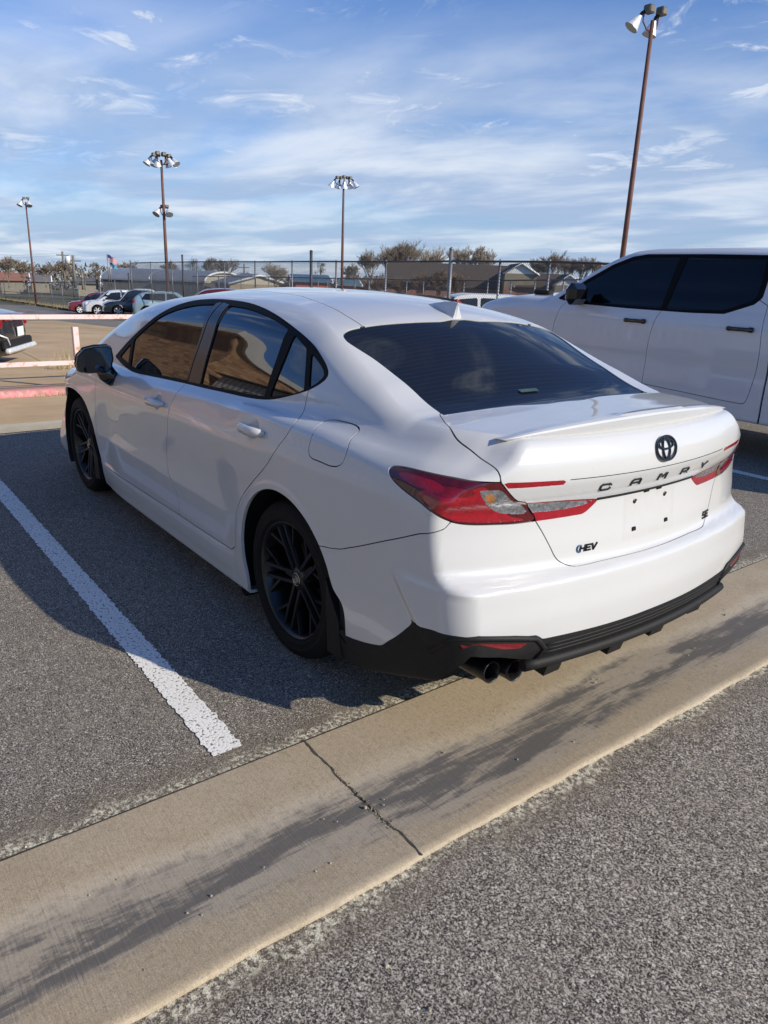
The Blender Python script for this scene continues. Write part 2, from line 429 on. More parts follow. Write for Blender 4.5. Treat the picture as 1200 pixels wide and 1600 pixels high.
def asphalt_mat(name, tint=1., coarse=1., edge_x=None):
    m, nt, L, b = node_mat(name); tc = N(nt, 'ShaderNodeTexCoord'); P = tc.outputs['Object']
    wob = tex(nt, L, P, 'ShaderNodeTexNoise', 150, Detail=3)
    add = N(nt, 'ShaderNodeVectorMath', operation='MULTIPLY_ADD'); L(wob.outputs['Color'], add.inputs[0]); add.inputs[1].default_value = (.016, .016, .0); L(P, add.inputs[2])
    PP = add.outputs[0]
    v1 = tex(nt, L, PP, 'ShaderNodeTexVoronoi', 185/coarse, Randomness=1.); v2 = tex(nt, L, PP, 'ShaderNodeTexVoronoi', 360/coarse, Randomness=1.)
    sep = N(nt, 'ShaderNodeSeparateColor'); L(v1.outputs['Color'], sep.inputs[0]); sep2 = N(nt, 'ShaderNodeSeparateColor'); L(v2.outputs['Color'], sep2.inputs[0])
    k = tint*1.10
    st = ramp(nt, L, sep.outputs[0], [(0, (.05*k, .044*k, .040*k)), (.16, (.13*k, .112*k, .095*k)), (.34, (.27*k, .236*k, .193*k)), (.55, (.38*k, .335*k, .275*k)), (.80, (.50*k, .445*k, .365*k)), (.95, (.66*k, .59*k, .48*k)), (.985, (.95, .92, .84))])
    st2 = ramp(nt, L, sep2.outputs[1], [(0, (.11*k, .096*k, .082*k)), (.5, (.32*k, .28*k, .23*k)), (1, (.58*k, .52*k, .43*k))])
    c = mixc(nt, L, mrange(nt, L, sep.outputs[2], .3, .7, .15, .8), st, st2)
    pit = tex(nt, L, P, 'ShaderNodeTexNoise', 215/coarse, Detail=5, Roughness=.75); pk = mrange(nt, L, pit.outputs[0], .515, .455, 0, .96, True)
    c = mixc(nt, L, pk, c, (.028, .025, .024))
    v3 = tex(nt, L, PP, 'ShaderNodeTexVoronoi', 125/coarse, Randomness=1.); sep3 = N(nt, 'ShaderNodeSeparateColor'); L(v3.outputs['Color'], sep3.inputs[0])
    spark = math_(nt, L, 'MULTIPLY', mrange(nt, L, sep3.outputs[0], .78, .82, 0, 1), mrange(nt, L, v3.outputs['Distance'], .42, .30, 0, .85)); c = mixc(nt, L, spark, c, (.74, .69, .58))
    hole = math_(nt, L, 'MULTIPLY', mrange(nt, L, sep3.outputs[1], .74, .78, 0, 1), mrange(nt, L, v3.outputs['Distance'], .42, .30, 0, .9)); c = mixc(nt, L, hole, c, (.022, .020, .020))
    hi = mrange(nt, L, pit.outputs[0], .56, .66, 0, .50, True); c = mixc(nt, L, hi, c, (.70, .63, .51))
    big = tex(nt, L, P, 'ShaderNodeTexNoise', 1.3, Detail=5, Roughness=.6); c = mixc(nt, L, mrange(nt, L, big.outputs[0], .40, .72, 0, .20), c, (.13, .115, .10))
    med = tex(nt, L, P, 'ShaderNodeTexNoise', 9, Detail=5, Roughness=.65); c = mixc(nt, L, mrange(nt, L, med.outputs[0], .48, .75, 0, .26), c, (.42, .365, .29))
    sx = N(nt, 'ShaderNodeSeparateXYZ'); L(P, sx.inputs[0])
    if edge_x is not None:
        x0, w, sgn = edge_x
        d = math_(nt, L, 'MULTIPLY', math_(nt, L, 'SUBTRACT', sx.outputs[0], x0), float(sgn))
        en = tex(nt, L, P, 'ShaderNodeTexNoise', 6, Detail=7, Roughness=.7); en2 = tex(nt, L, P, 'ShaderNodeTexNoise', 60, Detail=4, Roughness=.7)
        en3 = tex(nt, L, P, 'ShaderNodeTexNoise', 1.7, Detail=2); dd = math_(nt, L, 'ADD', math_(nt, L, 'ADD', d, math_(nt, L, 'MULTIPLY', math_(nt, L, 'SUBTRACT', en.outputs[0], .5), .22)), math_(nt, L, 'MULTIPLY', math_(nt, L, 'SUBTRACT', en3.outputs[0], .45), .16))
        msk = mrange(nt, L, dd, w, w*.35, 0, 1, True)
        cell = mrange(nt, L, en2.outputs[0], .48, .56, 0, .9)
        cr = ramp(nt, L, sep2.outputs[0], [(0, (.30, .26, .17)), (.4, (.62, .57, .42)), (1, (.88, .84, .68))])
        dirt = mrange(nt, L, dd, w*3., w*.6, 0, .42, True); c = mixc(nt, L, dirt, c, (.17, .135, .09))
        c = mixc(nt, L, math_(nt, L, 'MULTIPLY', msk, cell), c, cr)
    L(c, b.inputs['Base Color']); b.inputs['Roughness'].default_value = .95; b.inputs['Specular IOR Level'].default_value = .15
    h = math_(nt, L, 'ADD', math_(nt, L, 'MULTIPLY', v1.outputs['Distance'], -.5), math_(nt, L, 'ADD', math_(nt, L, 'MULTIPLY', sep.outputs[2], .35), math_(nt, L, 'MULTIPLY', pit.outputs[0], 1.2)))
    bp = N(nt, 'ShaderNodeBump'); bp.inputs['Strength'].default_value = .55; bp.inputs['Distance'].default_value = .0042*coarse; L(h, bp.inputs['Height']); L(bp.outputs[0], b.inputs['Normal'])
    return m
def concrete_gutter_mat():
    m, nt, L, b = node_mat('gutter_concrete'); tc = N(nt, 'ShaderNodeTexCoord'); P = tc.outputs['Object']
    sx = N(nt, 'ShaderNodeSeparateXYZ'); L(P, sx.inputs[0])
    fine = tex(nt, L, P, 'ShaderNodeTexNoise', 420, Detail=3); med = tex(nt, L, P, 'ShaderNodeTexNoise', 4, Detail=7, Roughness=.7); big = tex(nt, L, P, 'ShaderNodeTexNoise', 1.1, Detail=4)
    c = ramp(nt, L, med.outputs[0], [(.25, (.34, .275, .19)), (.5, (.42, .345, .245)), (.75, (.48, .40, .295))])
    c = mixc(nt, L, mrange(nt, L, big.outputs[0], .4, .65, 0, .6), c, (.46, .355, .225))
    c = mixc(nt, L, mrange(nt, L, fine.outputs[0], .35, .65, 0, .35), c, (.24, .195, .14))
    grain = tex(nt, L, P, 'ShaderNodeTexNoise', 260, Detail=5, Roughness=.8); c = mixc(nt, L, mrange(nt, L, grain.outputs[0], .52, .64, 0, .55), c, (.66, .57, .42)); c = mixc(nt, L, mrange(nt, L, grain.outputs[0], .46, .36, 0, .60), c, (.17, .13, .085))
    mpb = N(nt, 'ShaderNodeMapping'); L(P, mpb.inputs[0]); mpb.inputs['Scale'].default_value = (5., 170., 1); brm = tex(nt, L, mpb.outputs[0], 'ShaderNodeTexNoise', 1, Detail=4, Roughness=.7)
    # greyer scoured centre with dark run-off streaks along the channel
    mp = N(nt, 'ShaderNodeMapping'); L(P, mp.inputs[0]); mp.inputs['Scale'].default_value = (1., .13, 1)
    s1 = tex(nt, L, mp.outputs[0], 'ShaderNodeTexNoise', 9, Detail=8, Roughness=.72, Distortion=.3)
    edge = tex(nt, L, P, 'ShaderNodeTexNoise', 16, Detail=7, Roughness=.75)
    low = tex(nt, L, P, 'ShaderNodeTexNoise', .8, Detail=3)
    xe = math_(nt, L, 'ADD', math_(nt, L, 'ADD', math_(nt, L, 'ADD', sx.outputs[0], math_(nt, L, 'MULTIPLY', math_(nt, L, 'SUBTRACT', brm.outputs[0], .5), .07)), math_(nt, L, 'MULTIPLY', math_(nt, L, 'SUBTRACT', edge.outputs[0], .5), .10)), math_(nt, L, 'MULTIPLY', math_(nt, L, 'SUBTRACT', low.outputs[0], .5), .34))
    band = math_(nt, L, 'MULTIPLY', mrange(nt, L, xe, -.80, -.85, 0, 1, True), mrange(nt, L, xe, -1.09, -1.03, 0, 1, True))
    c = mixc(nt, L, math_(nt, L, 'MULTIPLY', band, .55), c, (.32, .29, .25))
    dk = math_(nt, L, 'MULTIPLY', band, mrange(nt, L, math_(nt, L, 'ADD', s1.outputs[0], math_(nt, L, 'MULTIPLY', math_(nt, L, 'SUBTRACT', brm.outputs[0], .5), .16)), .45, .56, 0, .92, True))
    c = mixc(nt, L, dk, c, (.112, .106, .102))
    pale = math_(nt, L, 'MULTIPLY', mrange(nt, L, xe, -.86, -.82, 0, 1, True), mrange(nt, L, xe, -.74, -.80, 0, 1, True)); c = mixc(nt, L, math_(nt, L, 'MULTIPLY', pale, .30), c, (.60, .53, .42))
    # the worn outer lip is paler
    lip = math_(nt, L, 'MULTIPLY', mrange(nt, L, sx.outputs[0], -1.176, -1.188, 0, .35, True), mrange(nt, L, med.outputs[0], .35, .55, .3, 1)); c = mixc(nt, L, lip, c, (.58, .50, .38))
    mot = tex(nt, L, P, 'ShaderNodeTexNoise', 55, Detail=5, Roughness=.7); c = mixc(nt, L, mrange(nt, L, mot.outputs[0], .50, .72, 0, .5), c, (.20, .16, .11))
    vor = tex(nt, L, P, 'ShaderNodeTexVoronoi', 60, Randomness=1.); sp = mrange(nt, L, vor.outputs['Distance'], .10, .06, 0, .7); c = mixc(nt, L, sp, c, (.07, .05, .03))
    gapl = mrange(nt, L, sx.outputs[0], -.5585, -.5565, 0, .92); c = mixc(nt, L, gapl, c, (.035, .028, .02))
    L(c, b.inputs['Base Color']); b.inputs['Roughness'].default_value = .9; b.inputs['Specular IOR Level'].default_value = .2
    # broom marks across the channel
    mp2 = N(nt, 'ShaderNodeMapping'); L(P, mp2.inputs[0]); mp2.inputs['Scale'].default_value = (3., 150., 1)
    br = tex(nt, L, mp2.outputs[0], 'ShaderNodeTexNoise', 1, Detail=3)
    h = math_(nt, L, 'ADD', math_(nt, L, 'MULTIPLY', br.outputs[0], .9), math_(nt, L, 'MULTIPLY', grain.outputs[0], .8))
    bp = N(nt, 'ShaderNodeBump'); bp.inputs['Strength'].default_value = .6; bp.inputs['Distance'].default_value = .0035; L(h, bp.inputs['Height']); L(bp.outputs[0], b.inputs['Normal'])
    return m
def lot_mat(name, base, dark, pale, sc=1.):
    m, nt, L, b = node_mat(name); tc = N(nt, 'ShaderNodeTexCoord'); P = tc.outputs['Object']
    n1 = tex(nt, L, P, 'ShaderNodeTexNoise', .5*sc, Detail=7, Roughness=.65); n2 = tex(nt, L, P, 'ShaderNodeTexNoise', 6*sc, Detail=6, Roughness=.7)
    mp = N(nt, 'ShaderNodeMapping'); L(P, mp.inputs[0]); mp.inputs['Scale'].default_value = (1., .12, 1); n3 = tex(nt, L, mp.outputs[0], 'ShaderNodeTexNoise', 2.2*sc, Detail=6, Roughness=.7)
    c = ramp(nt, L, n1.outputs[0], [(.3, dark), (.5, base), (.7, pale)])
    c = mixc(nt, L, mrange(nt, L, n3.outputs[0], .45, .7, 0, .5), c, pale); c = mixc(nt, L, mrange(nt, L, n2.outputs[0], .45, .75, 0, .35), c, dark)
    L(c, b.inputs['Base Color']); b.inputs['Roughness'].default_value = .9; b.inputs['Specular IOR Level'].default_value = .2
    bp = N(nt, 'ShaderNodeBump'); bp.inputs['Strength'].default_value = .3; bp.inputs['Distance'].default_value = .01; L(n2.outputs[0], bp.inputs['Height']); L(bp.outputs[0], b.inputs['Normal'])
    return m
def paint_mat(name, col, worn, under, lo=.40, hi=.46, sc=120):
    m, nt, L, b = node_mat(name); tc = N(nt, 'ShaderNodeTexCoord'); P = tc.outputs['Object']
    n = tex(nt, L, P, 'ShaderNodeTexNoise', sc, Detail=4, Roughness=.7); v = tex(nt, L, P, 'ShaderNodeTexVoronoi', 105, Randomness=1.); big = tex(nt, L, P, 'ShaderNodeTexNoise', 5, Detail=5)
    k = math_(nt, L, 'SUBTRACT', math_(nt, L, 'ADD', math_(nt, L, 'MULTIPLY', v.outputs['Distance'], .5), math_(nt, L, 'MULTIPLY', n.outputs[0], .35)), math_(nt, L, 'MULTIPLY', big.outputs[0], .12))
    hole = mrange(nt, L, k, lo, hi, 0, 1)
    c = mixc(nt, L, mrange(nt, L, big.outputs[0], .4, .7, 0, .5), col, worn); c = mixc(nt, L, hole, c, under)
    L(c, b.inputs['Base Color']); b.inputs['Roughness'].default_value = .8
    bp = N(nt, 'ShaderNodeBump'); bp.inputs['Strength'].default_value = .5; bp.inputs['Distance'].default_value = .003; L(math_(nt, L, 'MULTIPLY', v.outputs['Distance'], -1.), bp.inputs['Height']); L(bp.outputs[0], b.inputs['Normal'])
    return m
def sheet(name, xs, ys, z, m, dz=None, kind='structure'):
    mb = MB(); V = []; 
    for x in xs:
        for y in ys: V.append((x, y, (z(x, y) if callable(z) else z)))
    n = len(ys); F = [(i*n+j, i*n+j+1, (i+1)*n+j+1, (i+1)*n+j) for i in range(len(xs)-1) for j in range(n-1)]
    mb.add(V, [tuple(reversed(f)) for f in F]); return tag(mb.build(name, m), kind=kind)
rnd = random.Random(3)
# one base sheet to the horizon (dry grass), everything else lies on it
XS = [-400, -150, -60, -30, -6, 5.2, 20, 40, 55, 80, 120, 200, 400, 900]
sheet('ground', XS, [-700, -200, -80, 0, 80, 200, 700], lambda x, y: gz(x, y)-.06, lot_mat('dry_grass', (.115, .110, .060), (.085, .085, .045), (.19, .16, .095), .15))
sheet('asphalt_bay', [-.56, 5.06], [-60, -10, 0, 10, 40], 0.0, asphalt_mat('bay_asphalt', .95, edge_x=(-.555, .085, 1)))
sheet('asphalt_lane', [-40, -1.18], [-60, 0, 60], -.012, asphalt_mat('lane_asphalt', 1.12, coarse=1.12, edge_x=(-1.20, .060, -1)))
# gutter with ragged outer lip and a shallow channel
gm = MB(); ys = list(np.arange(-24, 12, .06)); prof = [(-.552, .002), (-.60, .001), (-.75, -.004), (-.90, -.010), (-1.05, -.006), (-1.16, .0005), (-1.187, .0003), (-1.1905, -.004), (-1.193, -.030)]
V = []; ragn = 0
for y in ys:
    ragn = ragn*.6+rnd.gauss(0, .0024)
    for i, (x, z) in enumerate(prof): V.append((x+(ragn if i >= 6 else (ragn*.3 if i == 0 else 0)), y, z))
n = len(prof); gm.add(V, [(i*n+j, (i+1)*n+j, (i+1)*n+j+1, i*n+j+1) for i in range(len(ys)-1) for j in range(n-1)], 0, True)
gutter = tag(gm.build('concrete_gutter', concrete_gutter_mat()), kind='structure')
cr = MB()
MT['crack'] = mat('crack_dirt', (.075, .060, .042), .95, var=(60, .5), bump=(200, .6))
MT['weed'] = mat('crack_moss', (.24, .20, .13), .9, var=(80, .5))
for yj in (1.140, -3.55, 5.8):
    L0 = []; w = 0
    for x in np.linspace(-.553, -1.19, 46):
        w = w*.8+rnd.gauss(0, .0022); zz = np.interp(-x, [-p[0] for p in prof[:7]], [p[1] for p in prof[:7]]); L0.append((x, yj+w, zz+.0022))
    V = []
    for i, p in enumerate(L0):
        hw = .0014+.0030*rnd.random(); V += [(p[0], p[1]-hw, p[2]), (p[0], p[1]+hw, p[2])]
    cr.add(V, [(2*i, 2*i+2, 2*i+3, 2*i+1) for i in range(len(L0)-1)])
tag(cr.build('gutter_joint', MT['crack']), kind='structure')
wd = MB()
for k in range(170):
    x = rnd.uniform(-1.13, -.66); r = rnd.uniform(.001, .0032); y = 1.140+rnd.gauss(0, .006); z = .001
    wd.add([(x+r*math.cos(a+k), y+r*math.sin(a+k)*.8, z-.008+(r*1.1 if i % 2 else r*.5)) for i, a in enumerate(np.linspace(0, 6.28, 6)[:-1])]+[(x, y, z-.006+r*1.4)], [(i, (i+1) % 5, 5) for i in range(5)])
tag(wd.build('joint_debris', MT['weed']), kind='stuff')
# painted bay lines
WP = paint_mat('white_line_paint', (.84, .82, .77), (.72, .69, .63), (.14, .13, .118), .455, .52)
def line(name, pts, w, m, jag=.004, step=.02):
    """painted stripe on the ground along pts"""
    mb = MB(); V = []; a = np.array(pts[0], float); b = np.array(pts[1], float); L = np.linalg.norm(b-a); d = (b-a)/L; nrm = np.array([-d[1], d[0]]); k = max(2, int(L/step))
    for i in range(k+1):
        p = a+d*L*i/k
        for s in (-1, 1):
            q = p+nrm*s*(w/2+rnd.gauss(0, jag)); V.append((q[0], q[1], (gz(q[0], q[1]) if q[0] > 5.2 else 0)+(.004 if q[0] < 5.2 else .010)))
    mb.add(V, [(2*i, 2*i+2, 2*i+3, 2*i+1) for i in range(k)]); return tag(mb.build(name, m), kind='structure')
for y in (1.378, -1.33, -4.02, -6.72, 4.08): line('bay_line', ((-.462, y), (4.95, y)), .106, WP, .0035, .012)
# concrete lot beyond the bays
LOT = lot_mat('lot_concrete', (.50, .355, .205), (.39, .28, .165), (.60, .45, .28))
ed = MB(); V = []; r_ = 0
yy = list(np.arange(-40, 25, .12))
for y in yy:
    r_ = r_*.8+rnd.gauss(0, .012); V += [(5.055+r_, y, .005), (5.25, y, .006)]
ed.add(V, [(2*i+1, 2*i+3, 2*i+2, 2*i) for i in range(len(yy)-1)]); 
EDG = lot_mat('lot_edge_sand', (.50, .44, .31), (.38, .32, .22), (.62, .56, .42), 3.)
tag(ed.build('lot_edge', EDG), kind='structure')
sheet('lot_sand', [5.25, 5.75], [-40, 25], lambda x, y: .005-.038*(x-5.2)*1., EDG)
sheet('concrete_lot', [5.55, 7.60], [-40, 0, 25], lambda x, y: .006+gz(x, y), LOT)
fence_line = [(33.5, -4.35), (37.6, -4.55)]
apz = lambda x, y: gz(x, y)+.004+.096*max(0., 1-(x-7.80)/1.1)
sheet('lot_apron', [7.84, 8.0, 8.3, 8.6, 8.95, 20, 34, 37.2], [-7.5, -3, 0, 25], apz, LOT)
sheet('lot_apron', [7.84, 8.0, 8.3, 8.6, 8.95, 14, 20, 24.0], [-40, -7.5], apz, LOT)
# pink painted kerb
kb = MB(); V = []; yy = list(np.arange(-16, 14, .05)); r_ = 0
for y in yy:
    r_ = r_*.7+rnd.gauss(0, .004); g0 = gz(7.6, y)
    for x, z in ((7.60, g0-.02), (7.615+r_, g0+.085), (7.66+r_, g0+.105), (7.83, g0+.100), (7.86, g0+.06)): V.append((x, y, z))
kb.add(V, [(i*5+j, (i+1)*5+j, (i+1)*5+j+1, i*5+j+1) for i in range(len(yy)-1) for j in range(4)], 0, True)
def kerb_mat():
    m, nt, L, b = node_mat('pink_kerb_paint'); tc = N(nt, 'ShaderNodeTexCoord'); P = tc.outputs['Object']
    n = tex(nt, L, P, 'ShaderNodeTexNoise', 5, Detail=8, Roughness=.75); n2 = tex(nt, L, P, 'ShaderNodeTexNoise', 22, Detail=6, Roughness=.7)
    sx = N(nt, 'ShaderNodeSeparateXYZ'); L(P, sx.inputs[0])
    c = ramp(nt, L, n2.outputs[0], [(.3, (.46, .13, .13)), (.5, (.58, .24, .24)), (.7, (.58, .37, .34))])
    top = mrange(nt, L, sx.outputs[2], -.02, .01, 0, .75, True)
    c = mixc(nt, L, top, c, (.24, .13, .12))
    chip = mrange(nt, L, n.outputs[0], .52, .58, 0, 1); c = mixc(nt, L, chip, c, (.30, .22, .15))
    gone = mrange(nt, L, sx.outputs[1], -.15, -.30, 0, .85, True); c = mixc(nt, L, gone, c, (.22, .16, .11))
    L(c, b.inputs['Base Color']); b.inputs['Roughness'].default_value = .85; return m
tag(kb.build('kerb', kerb_mat()), kind='structure')
# faded yellow stripes in the far lot
YP = paint_mat('yellow_line_paint', (.58, .44, .20), (.46, .36, .20), (.34, .27, .18), .44, .52, 30)
for (a, b) in (((78, 503), (225, 524)), ((25, 543), (72, 567)), ((50, 519), (75, 521)), ((110, 487), (215, 508))):
    p = gnd(*a); q = gnd(*b); line('lot_stripe', ((p[0], p[1]), (q[0], q[1])), .11, YP, .008, .1)
# dark strip under the fence and the grey lot past it
FEN_A = gnd(-60, 461); FEN_B = gnd(0, 468); FEN_C = gnd(57, 477); FEN_D = gnd(113, 486); FEN_E = gnd(205, 493)
GREYLOT = lot_mat('grey_lot', (.20, .185, .16), (.14, .13, .115), (.27, .25, .215))
p = gnd(205, 493)
sheet('grey_lot', [24.0, 37.2], [-60, -30, -7.5], lambda x, y: gz(x, y)+.006, GREYLOT); sheet('grey_lot', [37.2, 55, 78], [-60, -30, -7.5, 3], lambda x, y: gz(x, y)+.006, GREYLOT)
# pink steel rail
def rust_pink():
    m, nt, L, b = node_mat('pink_rail_paint'); tc = N(nt, 'ShaderNodeTexCoord'); P = tc.outputs['Object']
    n = tex(nt, L, P, 'ShaderNodeTexNoise', 7, Detail=8, Roughness=.75); n2 = tex(nt, L, P, 'ShaderNodeTexNoise', 1.3, Detail=3)
    k = math_(nt, L, 'ADD', n.outputs[0], math_(nt, L, 'MULTIPLY', n2.outputs[0], .35))
    c = mixc(nt, L, mrange(nt, L, k, .68, .76, 0, 1), (.74, .56, .54), (.46, .30, .20)); L(c, b.inputs['Base Color']); b.inputs['Roughness'].default_value = .6; return m
MT['rail'] = rust_pink()
rail = empty('guard_rail', (8.2, 0, gz(8.2, 0)), label='pale pink square-tube guard rail with peeling paint behind the kerb', cat='railing')
for z in (.845, .243):
    r = MB(); r.box((0, -1.2, z+.115), (.060, 12.0, .062), bev=.006); r.build('rail_bar', MT['rail'], rail)
for y in (4.2, 1.9, -.578, -3.0, -5.4):
    r = MB(); r.box((0, y, .40), (.075, .075, .86), bev=.006); r.build('rail_post', MT['rail'], rail)
# dry grass
def tuft(name, n, cx, cy, sx, sy, hmin, hmax, label=None, cat=None, col=MT.get('straw'), kind=None, z=None, lean=.25, wd=.004):
    mb = MB()
    for _ in range(n):
        x = cx+rnd.gauss(0, sx); y = cy+rnd.gauss(0, sy); z0 = (gz(x, y) if z is None else z)-.01; h = rnd.uniform(hmin, hmax); a = rnd.uniform(0, 6.28); l = rnd.uniform(.05, lean)*h
        p = [(x+l*math.cos(a)*t*t, y+l*math.sin(a)*t*t, z0+h*t) for t in (0, .5, 1.)]; w = wd*rnd.uniform(.6, 1.4); c, s = math.cos(a+1.57)*w, math.sin(a+1.57)*w
        mb.add([(p[0][0]-c, p[0][1]-s, p[0][2]), (p[0][0]+c, p[0][1]+s, p[0][2]), (p[1][0]+c*.7, p[1][1]+s*.7, p[1][2]), (p[1][0]-c*.7, p[1][1]-s*.7, p[1][2]), p[2]], [(0, 1, 2, 3), (3, 2, 4)])
    return tag(mb.build(name, col), label, cat, kind=kind)
MT['straw'] = mat('straw', (.50, .40, .20), .8, var=(6, .35)); MT['straw2'] = mat('yellow_grass', (.36, .27, .11), .85, var=(3, .35))
g = gnd(102, 577)
tuft('grass_tuft', 120, g[0], g[1], .10, .13, .10, .42, 'dry straw tuft standing behind the lower bar of the pink rail', 'grass', MT['straw'])
tuft('kerb_weeds', 60, 7.55, -.15, .05, .12, .03, .10, None, None, MT['straw2'], kind='stuff')


# loose grit on the asphalt and in the channel
pb = MB()
for k in range(420):
    if k < 120: x, y, z = rnd.uniform(-1.16, -.58), rnd.uniform(-3, 4), -.004
    elif k < 300: x, y, z = -1.21-abs(rnd.gauss(0, .25)), rnd.uniform(-3, 3.5), -.011
    else: x, y, z = -.54+abs(rnd.gauss(0, .12)), rnd.uniform(.6, 3.5), .001
    r = rnd.uniform(.0012, .0042)*(1.6 if rnd.random() < .08 else 1); n = 5; a0 = rnd.uniform(0, 6)
    V = [(x+r*math.cos(a0+i*1.2566)*rnd.uniform(.7, 1.2), y+r*math.sin(a0+i*1.2566)*rnd.uniform(.7, 1.2), z) for i in range(n)]+[(x+r*.5*math.cos(a0+i*1.2566), y+r*.5*math.sin(a0+i*1.2566), z+r*rnd.uniform(.6, 1.)) for i in range(n)]
    pb.add(V, [(i, (i+1) % n, n+(i+1) % n, n+i) for i in range(n)]+[tuple(range(n, 2*n))])
tag(pb.build('grit', mat('grit', (.40, .35, .27), .8, var=(40, .6))), kind='stuff')
# ---------------------------------------------------------------- buildings on the left, outside the frame (they show in the sedan's glass)
def brick_mat(name, c1, c2, mortar, sc=1., bw=.45, bh=.16):
    m, nt, L, b = node_mat(name); tc = N(nt, 'ShaderNodeTexCoord'); sx = N(nt, 'ShaderNodeSeparateXYZ'); L(tc.outputs['Object'], sx.inputs[0])
    cb = N(nt, 'ShaderNodeCombineXYZ'); L(math_(nt, L, 'ADD', sx.outputs[0], sx.outputs[1]), cb.inputs[0]); L(sx.outputs[2], cb.inputs[1])
    br = N(nt, 'ShaderNodeTexBrick'); L(cb.outputs[0], br.inputs['Vector']); br.inputs['Scale'].default_value = sc; br.inputs['Brick Width'].default_value = bw; br.inputs['Row Height'].default_value = bh
    br.inputs['Mortar Size'].default_value = .010; br.inputs['Color1'].default_value = (*c1, 1); br.inputs['Color2'].default_value = (*c2, 1); br.inputs['Mortar'].default_value = (*mortar, 1)
    n = tex(nt, L, tc.outputs['Object'], 'ShaderNodeTexNoise', .8, Detail=5); c = mixc(nt, L, mrange(nt, L, n.outputs[0], .4, .7, 0, .4), br.outputs[0], c2)
    L(c, b.inputs['Base Color']); b.inputs['Roughness'].default_value = .85; return m
def wall_box(mb, x0, x1, y0, y1, z0, z1, mi=0): mb.box(((x0+x1)/2, (y0+y1)/2, (z0+z1)/2), (abs(x1-x0), abs(y1-y0), abs(z1-z0)), mi=mi)
bb = empty('brick_building', (30, 12, gz(30, 12)), label='brown brick building with white coping, left of the lot', cat='building')
o = MB(); wall_box(o, -14, 16, -5, 5, -1, 7.0); o.build('wall', brick_mat('brown_brick', (.24, .11, .05), (.50, .30, .15), (.16, .12, .08)), bb)
o = MB(); wall_box(o, -14.2, 16.2, -5.2, 5.2, 7.0, 7.35); o.build('coping', mat('white_coping', (.6, .58, .54), .6, var=(2, .1)), bb)
for k in range(5):
    w = MB(); wall_box(w, -11+5*k, -9+5*k, -5.06, -4.9, 1.6, 3.2); w.build('window', MT['tint'], bb)
def metal_wall_mat():
    m, nt, L, b = node_mat('ribbed_metal'); tc = N(nt, 'ShaderNodeTexCoord'); mp = N(nt, 'ShaderNodeMapping'); L(tc.outputs['Object'], mp.inputs[0])
    w = N(nt, 'ShaderNodeTexWave', bands_direction='X'); L(mp.outputs[0], w.inputs[0]); w.inputs['Scale'].default_value = 1.05
    c = ramp(nt, L, w.outputs[1], [(.0, (.26, .25, .23)), (.2, (.40, .39, .36)), (1, (.46, .45, .42))]); L(c, b.inputs['Base Color']); b.inputs['Roughness'].default_value = .45
    bp = N(nt, 'ShaderNodeBump'); bp.inputs['Distance'].default_value = .03; bp.inputs['Strength'].default_value = .8; L(w.outputs[1], bp.inputs['Height']); L(bp.outputs[0], b.inputs['Normal']); return m
mbd = empty('metal_building', (4, 14, 0), label='cream ribbed metal hall, left of the bays', cat='building')
o = MB(); wall_box(o, -13, 11.5, -6.5, 6.5, -1, 4.4); o.build('wall', metal_wall_mat(), mbd)
o = MB(); o.add([(-13.2, -6.8, 4.4), (11.7, -6.8, 4.4), (11.7, 0, 5.8), (-13.2, 0, 5.8), (11.7, 6.8, 4.4), (-13.2, 6.8, 4.4)], [(0, 1, 2, 3), (3, 2, 4, 5), (0, 3, 5), (1, 4, 2)]); o.build('roof', mat('metal_roof', (.45, .44, .42), .4, metal=.3, var=(1, .1)), mbd)
o = MB(); wall_box(o, -4, -1, -6.56, -6.4, 0, 2.8); o.build('door', mat('roller_door', (.66, .65, .60), .5, var=(4, .05)), mbd)
# ---------------------------------------------------------------- the white sedan's body surface
# x forward from the rear axle, y to the car's left, z up (metres)
_roof = spl((-1.30, 1.055), (-1.05, 1.065), (-.9, 1.078), (-.70, 1.090), (-.56, 1.097), (-.50, 1.114), (-.30, 1.210), (0.0, 1.350), (.12, 1.390),
            (.35, 1.430), (.6, 1.449), (.9, 1.457), (1.2, 1.456), (1.5, 1.444), (1.72, 1.420), (1.95, 1.365), (2.3, 1.235),
            (2.62, 1.090), (2.95, .93), (4.2, .3))
_gplan = spl((-1.3, -.20), (-1.0, -.185), (-.87, -.150), (-.8, -.110), (-.7, -.065), (-.52, -.028), (-.3, -.012), (0, 0), (.4, .005), (1.4, .010), (1.9, .010), (2.4, -.02), (2.9, -.06), (4, -.2))
_gprof = spl((.5, .90), (.9, .845), (1.0, .808), (1.1, .768), (1.2, .722), (1.3, .676), (1.38, .632), (1.45, .565), (1.6, .38))
_wplan = spl((-1.3, .80), (-1.0, .845), (-.75, .882), (-.5, .905), (-.2, .918), (.05, .920), (.35, .914), (.8, .905), (1.4, .903), (2.0, .907),
             (2.5, .917), (2.8, .920), (3.1, .912), (3.4, .885), (3.65, .84), (3.9, .76))
_wdoor = spl((0, .20), (.12, .12), (.17, .06), (.21, .025), (.25, .010), (.29, .008), (.315, .016), (.335, .036), (.38, .042), (.46, .040), (.56, .029), (.66, .015),
             (.75, .004), (.82, 0), (.86, .004), (.90, .016), (.95, .038), (1.0, .066), (1.05, .10), (1.2, .22))
_wfend = spl((0, .12), (.15, .06), (.25, .028), (.35, .018), (.5, .010), (.65, .004), (.75, 0), (.83, 0), (.88, .008), (.93, .02), (.98, .036), (1.05, .07), (1.2, .2))
